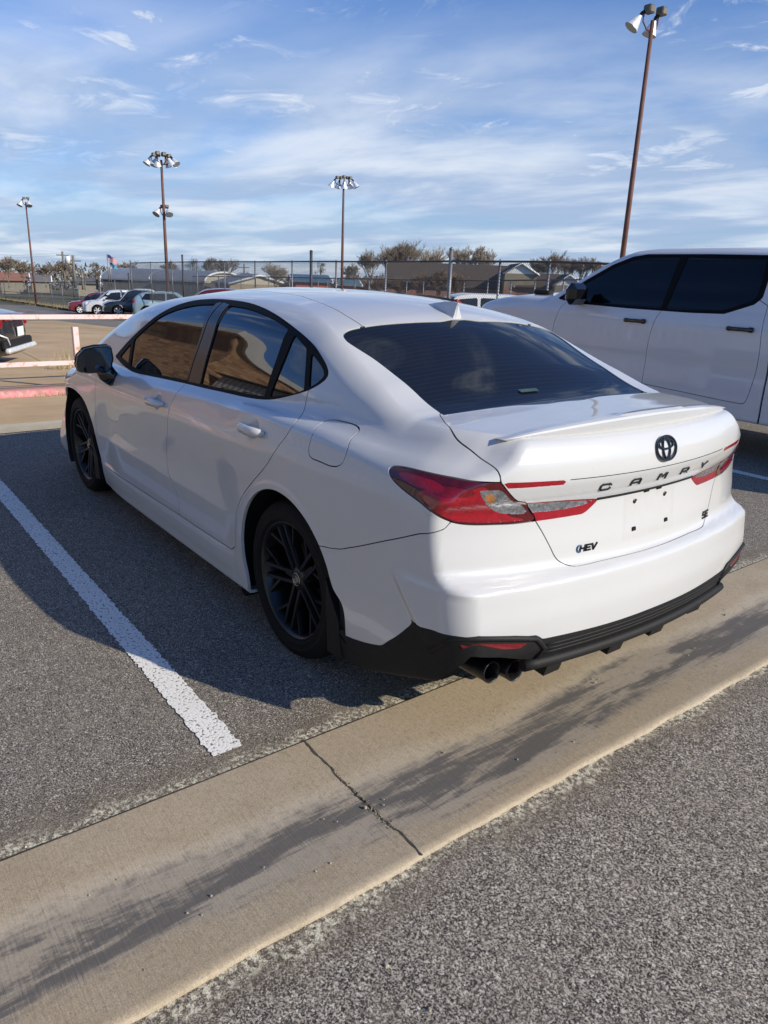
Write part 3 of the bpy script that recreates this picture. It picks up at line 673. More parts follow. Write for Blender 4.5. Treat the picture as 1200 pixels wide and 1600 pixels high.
_wrear = spl((0, .12), (.15, .06), (.25, .035), (.35, .022), (.5, .014), (.65, .004), (.75, .0), (.86, .002), (.90, .010), (.94, .024), (.97, .034), (1.0, .042), (1.05, .06), (1.2, .2))
_btop = spl((-1.3, .94), (-1.0, .955), (-.7, .970), (-.4, .985), (-.15, .995), (.2, 1.0), (.6, .99), (1.2, .965), (1.8, .94), (2.2, .935), (2.5, .955), (2.62, .957),
            (2.9, .925), (3.2, .885), (3.5, .825), (3.7, .76), (3.85, .66), (4.0, .5))
_rearx = spl((.15, -.93), (.22, -1.02), (.31, -1.052), (.36, -1.075), (.42, -1.095), (.50, -1.098), (.575, -1.090), (.600, -1.087), (.622, -1.083), (.634, -1.072), (.649, -1.040), (.66, -1.034),
             (.72, -1.026), (.80, -1.015), (.85, -1.012), (.90, -1.035), (.95, -1.050), (1.0, -1.045), (1.04, -1.028), (1.10, -.98))
_reargx = spl((.9, 0), (.94, 0), (.97, .02), (1.0, .035), (1.06, .05))
def carF(P):
    x, y, z = P[:, 0], np.abs(P[:, 1]), P[:, 2]
    # lower body
    kd = sstep(.34, .62, x)*(1-sstep(2.1, 2.45, x))           # doors
    kr = 1-sstep(-.1, .5, x)
    prof = _wdoor(z)*kd+(1-kd)*(kr*_wrear(z)+(1-kr)*_wfend(z))
    w = _wplan(x)-prof-.10*sstep(2.95, 3.5, x)*sstep(.28, .62, z)+.03*sstep(3.2, 3.5, x)*(1-sstep(.2, .35, z))
    for cx in (0., 2.825):                                    # flat lip round each wheel opening
        r = np.hypot(x-cx, z-.334); w = w+.0045*(1-sstep(.405, .425, r))
    for hx, hz in ((1.31, .868), (.245, .920)):               # cups behind the door handles
        w = w-.016*np.exp(-(((x-hx)/.036)**2+((z-hz)/.036)**2)**2)
    dl = -((x+.785)*.806+(z-.474)*-.592)                      # the bumper corner stands proud of the quarter panel
    w = w+.013*sstep(0, .035, dl)*(1-sstep(-.62, -.5, x))*(1-sstep(.60, .66, z))*sstep(.40, .47, z)
    w = w-.030*sstep(.90, .97, z)*(1-sstep(-.9, -.72, x))+.008*(sstep(.62, .72, z)-sstep(.82, .92, z))*(1-sstep(-.9, -.75, x))
    side = y-w
    crown = -.060*(y/.8)**2*sstep(2.5, 2.8, x)
    top = z-(_btop(x)+crown)
    rr = .035+.05*sstep(2.4, 3.2, x)+.02*(1-sstep(-.9, -.3, x))
    body = smax(side, top*.95, rr)
    # upper body: greenhouse running down into the deck
    wg = _gprof(z)+_gplan(x)+.0
    deck = 1-sstep(-.75, -.5, x)
    gs = (y-wg)*.9
    rc = -.052*(y/.55)**2*(.12+.88*sstep(-.65, 0, x))
    sl = 1/np.sqrt(1+(.42*sstep(.05, -.2, -np.abs(x-(-.25))+.2)+.0)**2)
    gt = (z-(_roof(x+.01*(y/.6)**2*(1-deck)-.22*(y/.6)**2*sstep(1.4, 2.3, x))+rc))*.88
    gr = .055+.03*sstep(0, .5, x)-.025*deck
    up = smax(gs, gt, gr)
    f = smin(body, up, .03+.05*(1-sstep(-.3, .35, x))+.06*(1-sstep(-.85, -.5, x)))
    # rear face
    bow = .20*y**2+(.15+.6*sstep(.88, .95, z))*np.maximum(y-.60, 0)**2
    lowbow = 1-.22*(1-sstep(.62, .68, z))
    rx = (_rearx(z)+bow*lowbow)-x
    f = smax(f, rx*.95, .012+.055*(1-sstep(.60, .66, z))*sstep(.3, .7, y)+.012*sstep(.55, .75, y))
    # front face
    fb = 3.815-.16*y**2-.9*np.maximum(y-.55, 0)**2-.25*np.maximum(z-.55, 0)**1.2-.35*np.maximum(.3-z, 0)
    f = smax(f, (x-fb)*.95, .09)
    # underside
    zb = .165+.0*x
    f = smax(f, (zb+.14*(1-sstep(-1.0, -.35, x))-z), .02)
    # hollow crease line on the lower bumper corner
    return f
# ---------------------------------------------------------------- the white pickup's body surface (local: centre line y = 0)
_troof = spl((-3, 1.30), (.30, 1.30), (.50, 1.55), (.62, 1.86), (.8, 1.90), (1.5, 1.925), (2.1, 1.922), (2.38, 1.905), (2.62, 1.835), (3.0, 1.635), (3.42, 1.40), (3.65, 1.27), (5.5, .2))
_tgp = spl((1.0, .985), (1.32, .955), (1.5, .905), (1.7, .845), (1.82, .80), (1.92, .72), (2.2, .5))
_tpr = spl((.30, .10), (.42, .050), (.50, .020), (.60, .014), (.72, .018), (.78, .026), (.84, .022), (.90, .006), (1.02, .0), (1.12, .0), (1.22, .012), (1.30, .034), (1.38, .07), (1.5, .12))
_tpl = spl((-2, 1.0), (.8, 1.0), (3.0, 1.0), (3.4, 1.008), (3.9, 1.0), (4.4, .95), (4.7, .86))
_ttop = spl((-3, 1.34), (.6, 1.34), (.9, 1.33), (3.1, 1.35), (3.4, 1.395), (3.7, 1.395), (4.1, 1.36), (4.4, 1.29), (4.7, 1.15))
def truckF(P):
    x, y, z = P[:, 0], np.abs(P[:, 1]), P[:, 2]
    w = _tpl(x)-_tpr(z)
    for cx in (-.42, 3.36):
        r = np.hypot(x-cx, z-.41); w = w+.016*(1-sstep(.50, .545, r))
    hood = sstep(3.1, 3.5, x)
    top = z-(_ttop(x)-.05*(y/.9)**2*hood+.018*hood*(sstep(.30, .34, y)*(1-sstep(.9, .98, y))))
    f = smax(y-w, top*.95, .03+.06*hood)
    g = smax((y-_tgp(z)+.15*sstep(2.4, 3.4, x)*0)*.93, (z-(_troof(x+.02*(y/.8)**2*sstep(1.8, 2.6, x))-.035*(y/.7)**2))*.80, .05)
    g = smax(g, (x-3.6), .02); g = smax(g, (.30-x), .02)
    f = smin(f, g, .018)
    fx = 4.72-.20*y**2-.25*np.maximum(y-.7, 0)
    f = smax(f, (x-fx)*.95, .07)
    f = smax(f, -1.75-x, .03)
    return smax(f, .37-z, .02)
# ---------------------------------------------------------------- shared car pieces
def rear_pt(F, y, z, x0=-2.6, x1=-.4):
    lo, hi = x0, x1
    for _ in range(40):
        m = (lo+hi)/2
        if F(np.array([[m, y, z]]))[0] > 0: lo = m
        else: hi = m
    p = np.array([[lo, y, z]]); return p[0], grad(F, p)[0]
def side_pt(F, x, z, ymax=2.2):
    lo, hi = .2, ymax
    for _ in range(40):
        m = (lo+hi)/2
        if F(np.array([[x, m, z]]))[0] > 0: hi = m
        else: lo = m
    p = np.array([[x, lo, z]]); return p[0], grad(F, p)[0]
def frame_at(p, n, up=(0, 0, 1)):
    """matrix whose local x runs right, y up, z along the surface normal"""
    n = Vector(n).normalized(); r = Vector(up).cross(n).normalized(); u = n.cross(r)
    return Matrix(((r.x, u.x, n.x, p[0]), (r.y, u.y, n.y, p[1]), (r.z, u.z, n.z, p[2]), (0, 0, 0, 1)))
def push(M, d):
    M = dict(M); M['V'] = M['V']+M['N']*d; return M
def panel(rest, fn, gap=.0045):
    a = clip(rest, lambda V: fn(V)+gap/2, -1); b = clip(rest, lambda V: fn(V)-gap/2, 1); return a, b
def fXZ(poly, cond=None):
    def f(V):
        d = poly_sd(V[:, [0, 2]], poly)
        return d if cond is None else np.maximum(d, cond(V))
    return f
def fYZ(poly, cond=None):
    def f(V):
        d = poly_sd(V[:, [1, 2]], poly)
        return d if cond is None else np.maximum(d, cond(V))
    return f
def fSZ(poly, cond=None):          # s = x + y follows a rear corner from the flank to the tail
    def f(V):
        d = poly_sd(np.stack([(V[:, 0]+V[:, 1]), V[:, 2]], 1), poly)
        return d if cond is None else np.maximum(d, cond(V))
    return f
def glass_mat(name, col=(.010, .011, .013), ior=1.85, rough=.015):
    return mat(name, col, rough, ior=ior, var=(3, .15))
MT['red_lens'] = mat('red_lens', (.30, .003, .012), .10, coat=1., var=(60, .25), bump=(260, .25))
MT['dark_red'] = mat('dark_red_lens', (.085, .003, .006), .08, coat=1., var=(40, .3))
MT['clear_lens'] = mat('clear_lens', (.36, .37, .39), .14, metal=.7, coat=1., var=(50, .5), bump=(90, .9))
MT['amber'] = mat('amber_lens', (.34, .15, .05), .15, coat=1., var=(50, .3))
MT['reflector_red'] = mat('red_reflector', (.16, .006, .01), .25, coat=.6, var=(80, .2), bump=(500, .3))
MT['pipe'] = mat('dark_steel', (.045, .043, .042), .38, metal=.7, var=(30, .3))
MT['silver'] = mat('silver_badge', (.45, .42, .33), .25, metal=1., var=(40, .1))
MT['blue_badge'] = mat('blue_badge', (.03, .13, .30), .25, coat=.5, var=(80, .2))
MT['rim_black'] = mat('rim_black', (.006, .006, .006), .36, coat=.15, var=(30, .2))
MT['dark_disc'] = mat('brake_disc', (.10, .095, .09), .4, metal=.8, var=(30, .2))
MT['liner'] = mat('arch_liner', (.008, .008, .008), .85, var=(30, .3))
MT['primer'] = mat('dusty_sill', (.33, .30, .27), .6, var=(14, .3))
def wheel(root, c, side, R=.334, rimR=.243, width=.235, spokes='sedan', name='wheel', rm=None, tilt=0.):
    """wheel centred at c, outer face towards side (+1 = left)"""
    rm = rm or MT['rim_black']
    T = Matrix.Translation(c)@Matrix.Rotation(-side*math.pi/2, 4, 'X')@Matrix.Rotation(tilt, 4, 'Z')
    h = width/2
    w = MB()
    prof = [(rimR-.004, -h*.86), (rimR+.012, -h*.98), (R-.045, -h), (R-.018, -h*.93), (R-.004, -h*.74), (R, -h*.5), (R, h*.5), (R-.004, h*.74), (R-.018, h*.93), (R-.040, h*.985), (R-.043, h*1.01), (R-.048, h*1.01), (R-.050, h*.995), (R-.062, h*1.0), (R-.064, h*1.015), (R-.067, h*1.0), (rimR+.022, h*1.0), (rimR+.019, h*1.02), (rimR+.015, h*1.02), (rimR+.012, h*.97), (rimR-.002, h*.88)]
    w.lathe(prof, 72, T)
    tyre = w.build('tyre', MT['rubber'])
    rim = MB()
    rim.lathe([(rimR-.030, -h*.8), (rimR-.022, h*.2), (rimR-.012, h*.80), (rimR-.002, h*.90), (rimR+.004, h*.93), (rimR+.003, h*.86), (rimR-.004, h*.80)], 64, T)
    rim.lathe([(.001, h*.62), (.034, h*.62), (.052, h*.56), (.062, h*.42), (.062, h*.1)], 32, T)
    n = 5
    def bar(a0, r0, a1, r1, w0, w1, z0, z1, th=.022):
        p0 = Vector((r0*math.cos(a0), r0*math.sin(a0), z0)); p1 = Vector((r1*math.cos(a1), r1*math.sin(a1), z1))
        d = (p1-p0).normalized(); s = d.cross(Vector((0, 0, 1))).normalized()
        V = []
        for p, ww in ((p0, w0), (p1, w1)):
            for sx, dz in ((-.5, -th*.6), (-.34, 0), (.34, 0), (.5, -th*.6), (.42, -th*1.6), (-.42, -th*1.6)):
                q = p+s*ww*sx+Vector((0, 0, dz)); V.append(tuple(T@q))
        F = [(k, (k+1) % 6, 6+(k+1) % 6, 6+k) for k in range(6)]+[(5, 4, 3, 2, 1, 0), (6, 7, 8, 9, 10, 11)]
        rim.add(V, F)
    for k in range(n):
        a = 2*math.pi*k/n
        if spokes == 'sedan':
            for s in (-1, 1):
                bar(a+s*.50, .045, a+s*.115, rimR-.008, .022, .020, h*.60, h*.80)
                bar(a+s*.155, .130, a+s*.44, rimR-.008, .015, .018, h*.62, h*.80)
            bar(a, .05, a, .12, .03, .012, h*.50, h*.50)
        else:
            bar(a, .04, a, rimR-.008, .06, .045, h*.5, h*.8)
    o = rim.build('rim', rm)
    cap = MB().lathe([(.0005, h*.66), (.020, h*.66), (.0265, h*.655), (.030, h*.63), (.031, h*.56)], 28, T)
    capo = cap.build('hub_cap', MT['gloss_black'])
    disc = MB().lathe([(.06, -h*.1), (.15, -h*.1), (.152, -h*.25)], 36, T).build('brake_disc', MT['dark_disc'])
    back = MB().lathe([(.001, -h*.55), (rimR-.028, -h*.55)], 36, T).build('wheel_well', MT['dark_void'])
    # lug nuts
    wr = bpy.data.objects.new(name, None); COL.objects.link(wr); wr.parent = root
    for q in (tyre, o, capo, disc, back): q.parent = wr
    return wr, T, h
def logo(mb, T, w, h, r):
    """three interlocked ovals"""
    def ell(cx, cy, a, b, rr, n=28, flat=1.):
        mb.tube([tuple(T@Vector((cx+a*math.cos(2*math.pi*k/n), cy+b*math.sin(2*math.pi*k/n), rr*.6))) for k in range(n)], rr, 6, closed=True)
    ell(0, 0, w/2, h/2, r); ell(0, 0, w*.175, h/2-r*.6, r*.85); ell(0, h*.17, w*.36, h*.20, r*.85)
def arch_liner(root, cx, side, r=.395, y0=.915, y1=.52, cz=.334, name='wheel_arch'):
    mb = MB(); V = []; n = 28
    for k in range(n+1):
        g = math.radians(-35+250*k/n)
        for yy in (y0, y1): V.append((cx+r*math.cos(g), side*yy, max(cz+r*math.sin(g), .14)))
    F = [(2*k, 2*k+2, 2*k+3, 2*k+1) for k in range(n)]
    mb.add(V, F, 0, True)
    c = len(mb.V); mb.add([(cx, side*y1, cz)]+[V[2*k+1] for k in range(n+1)], [(0, k+1, k+2) for k in range(n)])
    return mb.build(name, MT['liner'], root)
LET = {'C': [[(1, .78), (.85, 1), (.12, 1), (0, .8), (0, .2), (.12, 0), (.85, 0), (1, .22)]],
       'A': [[(0, 0), (0, .78), (.15, 1), (.85, 1), (1, .78), (1, 0)], [(0, .38), (1, .38)]],
       'M': [[(0, 0), (0, 1), (.18, 1), (.5, .42), (.82, 1), (1, 1), (1, 0)]],
       'R': [[(0, 0), (0, 1), (.85, 1), (1, .84), (1, .56), (.85, .40), (.05, .40)], [(.55, .40), (1, 0)]],
       'Y': [[(0, 1), (.5, .48), (1, 1)], [(.5, .48), (.5, 0)]],
       'H': [[(0, 0), (0, 1)], [(1, 0), (1, 1)], [(0, .5), (1, .5)]],
       'E': [[(1, 1), (0, 1), (0, 0), (1, 0)], [(0, .5), (.8, .5)]],
       'V': [[(0, 1), (.45, 0), (1, 1)]],
       'S': [[(1, 1), (.05, 1), (0, .55), (1, .45), (.95, 0), (0, 0)]]}
def letter(mb, ch, T, w, h, t, th=.004, slant=0.):
    for path in LET[ch]:
        P = [Vector(((p[0]-.5)*w+slant*(p[1]-.5)*h, (p[1]-.5)*h, 0)) for p in path]
        for a, b in zip(P[:-1], P[1:]):
            d = (b-a).normalized(); s = Vector((-d.y, d.x, 0))*t/2; a2 = a-d*t*.45; b2 = b+d*t*.45
            V = [a2-s, b2-s, b2+s, a2+s]; V = [tuple(T@v) for v in V]+[tuple(T@(v+Vector((0, 0, th)))) for v in V]
            mb.add(V, [(3, 2, 1, 0), (4, 5, 6, 7), (0, 1, 5, 4), (1, 2, 6, 5), (2, 3, 7, 6), (3, 0, 4, 7)])
# ---------------------------------------------------------------- the white sedan
DLO = smooth_poly([(2.235, 1.000, 1), (2.014, 1.137), (1.808, 1.254), (1.649, 1.325), (1.471, 1.368), (1.28, 1.385), (1.106, 1.39), (0.876, 1.387), (0.681, 1.372), (0.505, 1.348), (0.338, 1.317),
    (0.205, 1.288), (0.101, 1.258), (0.015, 1.22), (-0.040, 1.189), (-0.058, 1.166), (-0.047, 1.145), (-0.005, 1.117), (0.05, 1.092), (0.176, 1.053), (0.274, 1.029), (0.381, 1.016),
    (0.521, 1.008), (0.677, 1.002), (0.887, 0.993), (1.074, 0.987), (1.377, 0.974), (1.659, 0.961), (1.84, 0.957), (2.03, 0.972)], 3)
G_FRONT = smooth_poly([(1.975, 1.125, 1), (1.837, 1.210), (1.649, 1.293), (1.403, 1.346), (1.175, 1.366, 1), (1.125, 1.20), (1.112, 1.002, 1), (1.394, 0.989), (1.682, 0.977), (1.90, 0.984, 1)], 4)
G_TRI = smooth_poly([(2.135, 1.010, 1), (2.008, 1.098, 1), (1.945, .990, 1)], 1)
G_REAR = smooth_poly([(1.010, 1.367, 1), (0.856, 1.366), (0.672, 1.353), (0.51, 1.333), (0.356, 1.305, 1), (0.335, 1.034, 1), (0.501, 1.024), (0.614, 1.020), (0.773, 1.012), (0.938, 1.008, 1)], 4)
G_FIX = smooth_poly([(0.284, 1.288, 1), (0.155, 1.246, 1), (0.064, 1.098, 1), (0.126, 1.074), (0.293, 1.039, 1)], 3)
G_QTR = smooth_poly([(0.112, 1.232, 1), (0.048, 1.209), (-0.005, 1.185), (-0.028, 1.165), (-0.022, 1.150), (0.002, 1.129), (0.037, 1.110, 1)], 3)
P_BF = [(1.175, 1.40), (1.065, 1.40), (1.050, .98), (1.100, .98)]
DOOR_F = smooth_poly([(2.285, 0.925), (2.292, .856), (2.318, 0.785), (2.362, 0.657), (2.388, 0.554), (2.379, 0.489), (2.36, 0.416), (2.327, 0.347), (2.255, 0.310, 1), (1.9, .316), (1.557, 0.320), (1.25, .324), (1.048, .326, 1),
    (1.052, 0.413), (1.114, 0.468), (1.187, 0.535), (1.208, 0.63), (1.157, 0.806), (1.125, 0.891), (1.092, 0.975, 1), (1.110, 1.34, 1), (1.9, 1.15, 1), (2.20, .985, 1)], 4)
DOOR_R = smooth_poly([(1.110, 1.34, 1), (1.092, 0.975, 1), (1.125, 0.891), (1.157, 0.806), (1.208, 0.63), (1.187, 0.535), (1.114, 0.468), (1.052, 0.413), (1.048, .326, 1), (0.829, 0.326), (0.460, 0.330, 1), (0.413, 0.365),
    (0.406, 0.436), (0.39, 0.527), (0.332, 0.615), (0.233, 0.699), (0.109, 0.796), (0.011, 0.902), (-0.034, 0.983), (-0.008, 1.015), (0.018, 1.05), (0.030, 1.100, 1), (.16, 1.23, 1), (.5, 1.32, 1)], 4)
FUEL = smooth_poly([(-0.190, 1.026), (-0.266, 1.031), (-0.335, 1.029), (-0.365, 1.018), (-0.368, 1.000), (-0.381, 0.985), (-0.397, 0.967), (-0.401, 0.936), (-0.393, 0.916), (-0.369, 0.903), (-0.334, 0.898), (-0.268, 0.9),
    (-0.22, 0.901), (-0.2, 0.91), (-0.184, 0.933), (-0.181, 0.967), (-0.171, 0.991), (-0.160, 1.010)], 3)
TRUNK = smooth_poly([(0, .535, 1), (.35, .537), (.595, .549, 1), (.625, .50), (.672, .42), (.700, .345), (.708, .286), (.700, .19), (.695, .104), (.697, .050), (.697, .011, 1), (.685, -.008), (.658, -.041), (.625, -.071), (.594, -.083), (.560, -.096),
    (.533, -.147, 1), (.509, -.191), (.481, -.252), (.452, -.312), (.418, -.350), (.38, -.374), (.262, -.388), (.088, -.403), (0, -.405, 1)], 4)
TRUNK = [(-1, .535)]+[tuple(p) for p in TRUNK if p[0] > .001]+[(-1, -.405)]
TAIL = smooth_poly([(.248, .944), (.238, .954), (.200, .961), (.120, .964), (.017, .9625), (-.08, .961), (-.155, .960), (-.253, .958, 1), (-.267, .944), (-.298, .915), (-.334, .888), (-.371, .880), (-.389, .849), (-.417, .827), (-.424, .812, 1),
    (-.33, .811), (-.232, .815), (-.138, .820), (-.067, .830), (.011, .856), (.085, .881), (.156, .899), (.212, .917), (.24, .932)], 4)
RED1 = smooth_poly([(.205, .947), (.05, .950), (-.005, .943, 1), (-.015, .925), (.06, .922), (.14, .925)], 3)
RED2 = smooth_poly([(.10, .912), (-.03, .918), (-.13, .935), (-.19, .944), (-.26, .880), (-.30, .838), (-.41, .822), (-.413, .818), (-.25, .821), (-.14, .827), (-.06, .838), (.03, .872)], 3)
RED3 = smooth_poly([(-.03, .942), (-.10, .938), (-.15, .925), (-.08, .912), (.02, .914), (.04, .925)], 3)
CLEAR = smooth_poly([(-.160, .933, 1), (-.258, .934, 1), (-.280, .915), (-.318, .884), (-.350, .874, 1), (-.390, .838, 1), (-.309, .843), (-.24, .855), (-.20, .885)], 3)
AMB = smooth_poly([(-.19, .915), (-.215, .922), (-.235, .905), (-.225, .885), (-.20, .892)], 3)
T_UP = smooth_poly([(.690, .957, 1), (.475, .949, 1), (.452, .932, 1), (.672, .937, 1)], 4)
T_LO = smooth_poly([(.600, .880, 1), (.43, .871), (.274, .858, 1), (.290, .843), (.329, .818), (.346, .812, 1), (.532, .810, 1), (.551, .84)], 4)
T_LOCLEAR = smooth_poly([(.578, .874, 1), (.43, .865), (.292, .854, 1), (.33, .844, 1), (.42, .838), (.548, .840, 1)], 4)
GARN = smooth_poly([(.60, .05, 1), (.437, .285, 1), (.33, .301), (.240, .326), (.215, .340), (.080, .474, 1), (-.001, .481), (-.11, .488), (-.18, .488), (-.249, .482), (-.357, .470), (-.472, .458, 1), (-.500, .439, 1), (-.836, .430), (-1.115, .430, 1), (-1.115, .05, 1)], 4)
def build_sedan():
    root = empty('sedan', label='white four-door sedan with black wheels, parked beside the concrete gutter in front', cat='car')
    G = {}
    base = shell(carF, -.35, 3.10, .5, 46, 330, 120, 250)
    base['E'] = []
    # wheel openings
    AR = smooth_poly([(.31, .10, 1), (.317, .24), (.345, .34), (.345, .44), (.30, .565), (.20, .662), (.06, .717), (-.08, .716), (-.20, .672), (-.285, .607), (-.345, .53), (-.385, .455), (-.440, .400), (-.452, .30), (-.455, .10, 1)], 5)
    AF = smooth_poly([(2.335, .10, 1), (2.335, .24), (2.35, .31), (2.40, .42), (2.455, .556), (2.56, .675), (2.70, .725), (2.83, .733), (2.97, .715), (3.10, .655), (3.19, .54), (3.235, .40), (3.26, .28), (3.27, .10, 1)], 5)
    for ar in (AR, AF): base = clip(base, fXZ(ar, lambda V: .5-V[:, 1]), 1)
    # bottom: cut away so the underside stays open and dark
    rest = base
    lower = lambda V: V[:, 2]-.6
    dlo, rest = panel(rest, fXZ(DLO, lambda V: .3-V[:, 1]), 0)
    doors = {}
    sideok = lambda V: .45-V[:, 1]
    df, rest = panel(rest, fXZ(DOOR_F, sideok)); dr, rest = panel(rest, fXZ(DOOR_R, sideok))
    fuel, rest = panel(rest, fXZ(FUEL, sideok), .004)
    # rear glass and windscreen
    RG = smooth_poly([(-.548, 0), (-.556, .30), (-.560, .592, 1), (-.46, .588), (-.362, .584), (-.174, .592), (-.06, .612), (-.005, .618), (.035, .606), (.062, .57), (.066, .52), (.060, .44), (.040, .28), (.024, .12), (.020, 0)], 5)
    RG = [(-.549, -1)]+[tuple(p) for p in RG if p[1] > .001]+[(.020, -1)]
    fRG = lambda V: np.maximum(poly_sd(V[:, [0, 1]], RG), 1.04-V[:, 2])
    rg, rest = panel(rest, fRG, .003)
    WS = [(2.72, -1), (2.72, .3), (2.62, .58), (2.45, .70), (2.2, .665), (1.92, .60), (1.80, .53), (1.76, .3), (1.76, -1)]
    ws, rest = panel(rest, lambda V: np.maximum(poly_sd(V[:, [0, 1]], WS), .98-V[:, 2]), .003)
    # tail: lamps, boot lid, bumper skirt
    back = lambda V: V[:, 0]+.55
    tl, rest = panel(rest, fSZ(TAIL, lambda V: V[:, 0]+.5), .004)
    fT = lambda V: np.maximum(poly_sd(np.stack([V[:, 1], V[:, 0]+V[:, 2]], 1), TRUNK), np.maximum(V[:, 0]+.45, .6-V[:, 2]))
    trunk, rest = panel(rest, fT, .004)
    fG = fSZ(GARN, lambda V: V[:, 0]+.36)
    garn, rest = panel(rest, fG, .003)
    # exhaust notch under the skirt
    NOTCH = [(.858, .10), (.835, .33), (.800, .425), (.70, .405), (.52, .345), (.40, .25), (.40, .10)]
    garn = clip(garn, lambda V: np.maximum(poly_sd(V[:, [1, 2]], NOTCH), V[:, 0]+.78), 1)
    # rear bumper skin meets the quarter panel along a thin shut line
    BUMP = [(.70, .580), (.598, .597), (.56, .602), (.492, .618), (.380, .662), (.250, .717), (.077, .786), (-.03, .813), (-.053, .835), (-.2, .86), (-.5, .86), (-1.3, .76), (-1.3, 0), (.70, 0)]
    bump, rest = panel(rest, fSZ(BUMP, lambda V: V[:, 0]+.27), .0035)
    DIT = [(-.10, .505), (.085, .492), (.2, .484), (.333, .463), (.55, .43), (.703, .398), (1.1, .372), (1.5, .378), (1.95, .42), (1.95, -1), (-.10, -1)]
    roof, rest = panel(rest, lambda V: np.maximum(poly_sd(V[:, [0, 1]], DIT), 1.2-V[:, 2]), .006)
    # bonnet and headlamps
    HOOD = [(2.66, -1), (2.66, .62), (3.0, .72), (3.4, .64), (3.62, .50), (3.70, .2), (3.70, -1)]
    hood, rest = panel(rest, lambda V: np.maximum(poly_sd(V[:, [0, 1]], HOOD), .70-V[:, 2]), .005)
    HL = smooth_poly([(3.18, .742), (3.30, .735), (3.5, .70), (3.75, .66), (3.8, .60), (3.55, .60), (3.35, .64), (3.22, .70)], 3)
    hl, rest = panel(rest, fXZ(HL, lambda V: 3.0-V[:, 0]), .004)
    GR = [(-1, .20), (.60, .20), (.68, .30), (.52, .47), (-1, .47)]
    grille, rest = panel(rest, fYZ(GR, lambda V: 3.3-V[:, 0]), .003)
    P = MT['paint']
    def put(name, M, m, parent=root, depth=.012, mir=False):
        M = fold(M, depth)
        if mir: M = mirror_m(M)
        return from_m(name, M, m, parent)
    body = from_m('body', both(fold(rest, .014)), P, root)
    lid = from_m('trunk_lid', both(fold(clip(clip(trunk, fYZ(T_UP, lambda V: V[:, 0]+.8), 1), fYZ(T_LO, lambda V: V[:, 0]+.8), 1), .014)), MT['paint_lid'], root)
    from_m('rear_bumper', both(fold(bump, .014)), P, root); from_m('roof', both(fold(roof, .008)), P, root)
    hoodo = from_m('hood', both(fold(hood, .012)), P, root)
    rgo = from_m('rear_window', both(push(rg, -.004)), MT['rear_glass'], root)
    sb = MB()                                                  # small pale sticker low on the rear glass
    for (y0, y1, z0, z1) in ((.02, .12, 1.123, 1.131),):
        pts = [rear_pt(lambda Q: carF(Q)+.001, yy, zz, -1.2, .2)[0] for yy, zz in ((y0, z0), (y1, z0), (y1, z1), (y0, z1))]
        sb.add([(p[0]-.004, p[1], p[2]+.001) for p in pts], [(0, 1, 2, 3)])
    sb.build('sticker', mat('teal_sticker', (.045, .085, .078), .4, var=(90, .4)), rgo)
    wso = from_m('windshield', both(push(ws, -.004)), MT['tint'], root)
    from_m('grille', both(push(grille, -.012)), MT['matt_black'], root)
    skirt = from_m('bumper_skirt', both(fold(push(garn, .002), .05, lambda A, n: np.tile([.9, 0, .43], (len(A), 1)))), MT['matt_black'], root)
    # dark inner skin behind all the gaps
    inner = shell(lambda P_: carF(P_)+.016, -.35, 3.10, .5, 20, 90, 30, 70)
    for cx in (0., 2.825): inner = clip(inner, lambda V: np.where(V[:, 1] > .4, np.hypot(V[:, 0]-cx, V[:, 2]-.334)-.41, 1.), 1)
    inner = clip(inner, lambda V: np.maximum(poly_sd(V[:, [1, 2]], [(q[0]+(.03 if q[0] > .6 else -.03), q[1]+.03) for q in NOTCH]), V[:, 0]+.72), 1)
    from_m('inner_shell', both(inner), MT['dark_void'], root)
    for s in (1, -1):
        mi = s < 0
        for nm, dm, hx, hz in (('front_door', df, 1.31, .868), ('rear_door', dr, .245, .920)):
            d = put(nm, dm, P, root, .014, mi)
            # handle
            p, n = side_pt(carF, hx, hz)
            hb = MB(); L = .105; pts = []; rr = []
            for k in range(13):
                u = k/12*2-1; xx = hx+u*L
                q, _ = side_pt(carF, min(max(xx, -.2), 2.4), hz); lift = .030*(1-abs(u)**4)+.002
                base_y = side_pt(carF, hx+(.11 if u > 0 else -.11)*1., hz)[0][1]
                pts.append((xx, base_y+lift, hz-.004*u)); rr.append(.0065+.0105*(1-abs(u)**5))
            hb.tube(pts, rr, 10, flat=1.25)
            ho = hb.build('door_handle', P, d)
            if mi: ho.scale = (1, -1, 1)
        fr = dlo
        for gp, nm in ((G_FRONT, 'front_side_window'), (G_TRI, 'front_quarter_window'), (G_REAR, 'rear_side_window'), (G_FIX, 'rear_door_window'), (G_QTR, 'quarter_window')):
            g, fr = panel(fr, fXZ(gp), 0)
            gm = push(g, -.007); 
            from_m(nm, mirror_m(gm) if mi else gm, MT['tint'], root)
        pb, fr = panel(fr, fXZ([(1.168, 1.372), (1.118, 1.376), (1.0925, .998), (1.105, .998)]), 0)
        pc, fr = panel(fr, fXZ([(1.108, 1.376), (1.022, 1.370), (.948, 1.004), (1.0825, .998)]), 0)
        tr = from_m('window_trim', mirror_m(fold(push(fr, -.002), .006)) if mi else fold(push(fr, -.002), .006), MT['black_trim'], root)
        for q in (pb, pc): from_m('door_pillar', mirror_m(push(q, -.001)) if mi else push(q, -.001), MT['pillar'], tr)
        put('headlight', push(hl, -.003), MT['clear_lens'], root, .01, mi)
        # tail lamp on the body
        t = tl; pieces = []
        for pol, m in ((CLEAR, 'clear_lens'), (RED1, 'red_lens'), (RED3, 'dark_red2'), (RED2, 'red_lens')):
            a, t = panel(t, fSZ(pol), 0); pieces.append((a, m))
        t0 = put('taillight', push(t, -.001), MT['dark_red'], root, .012, mi)
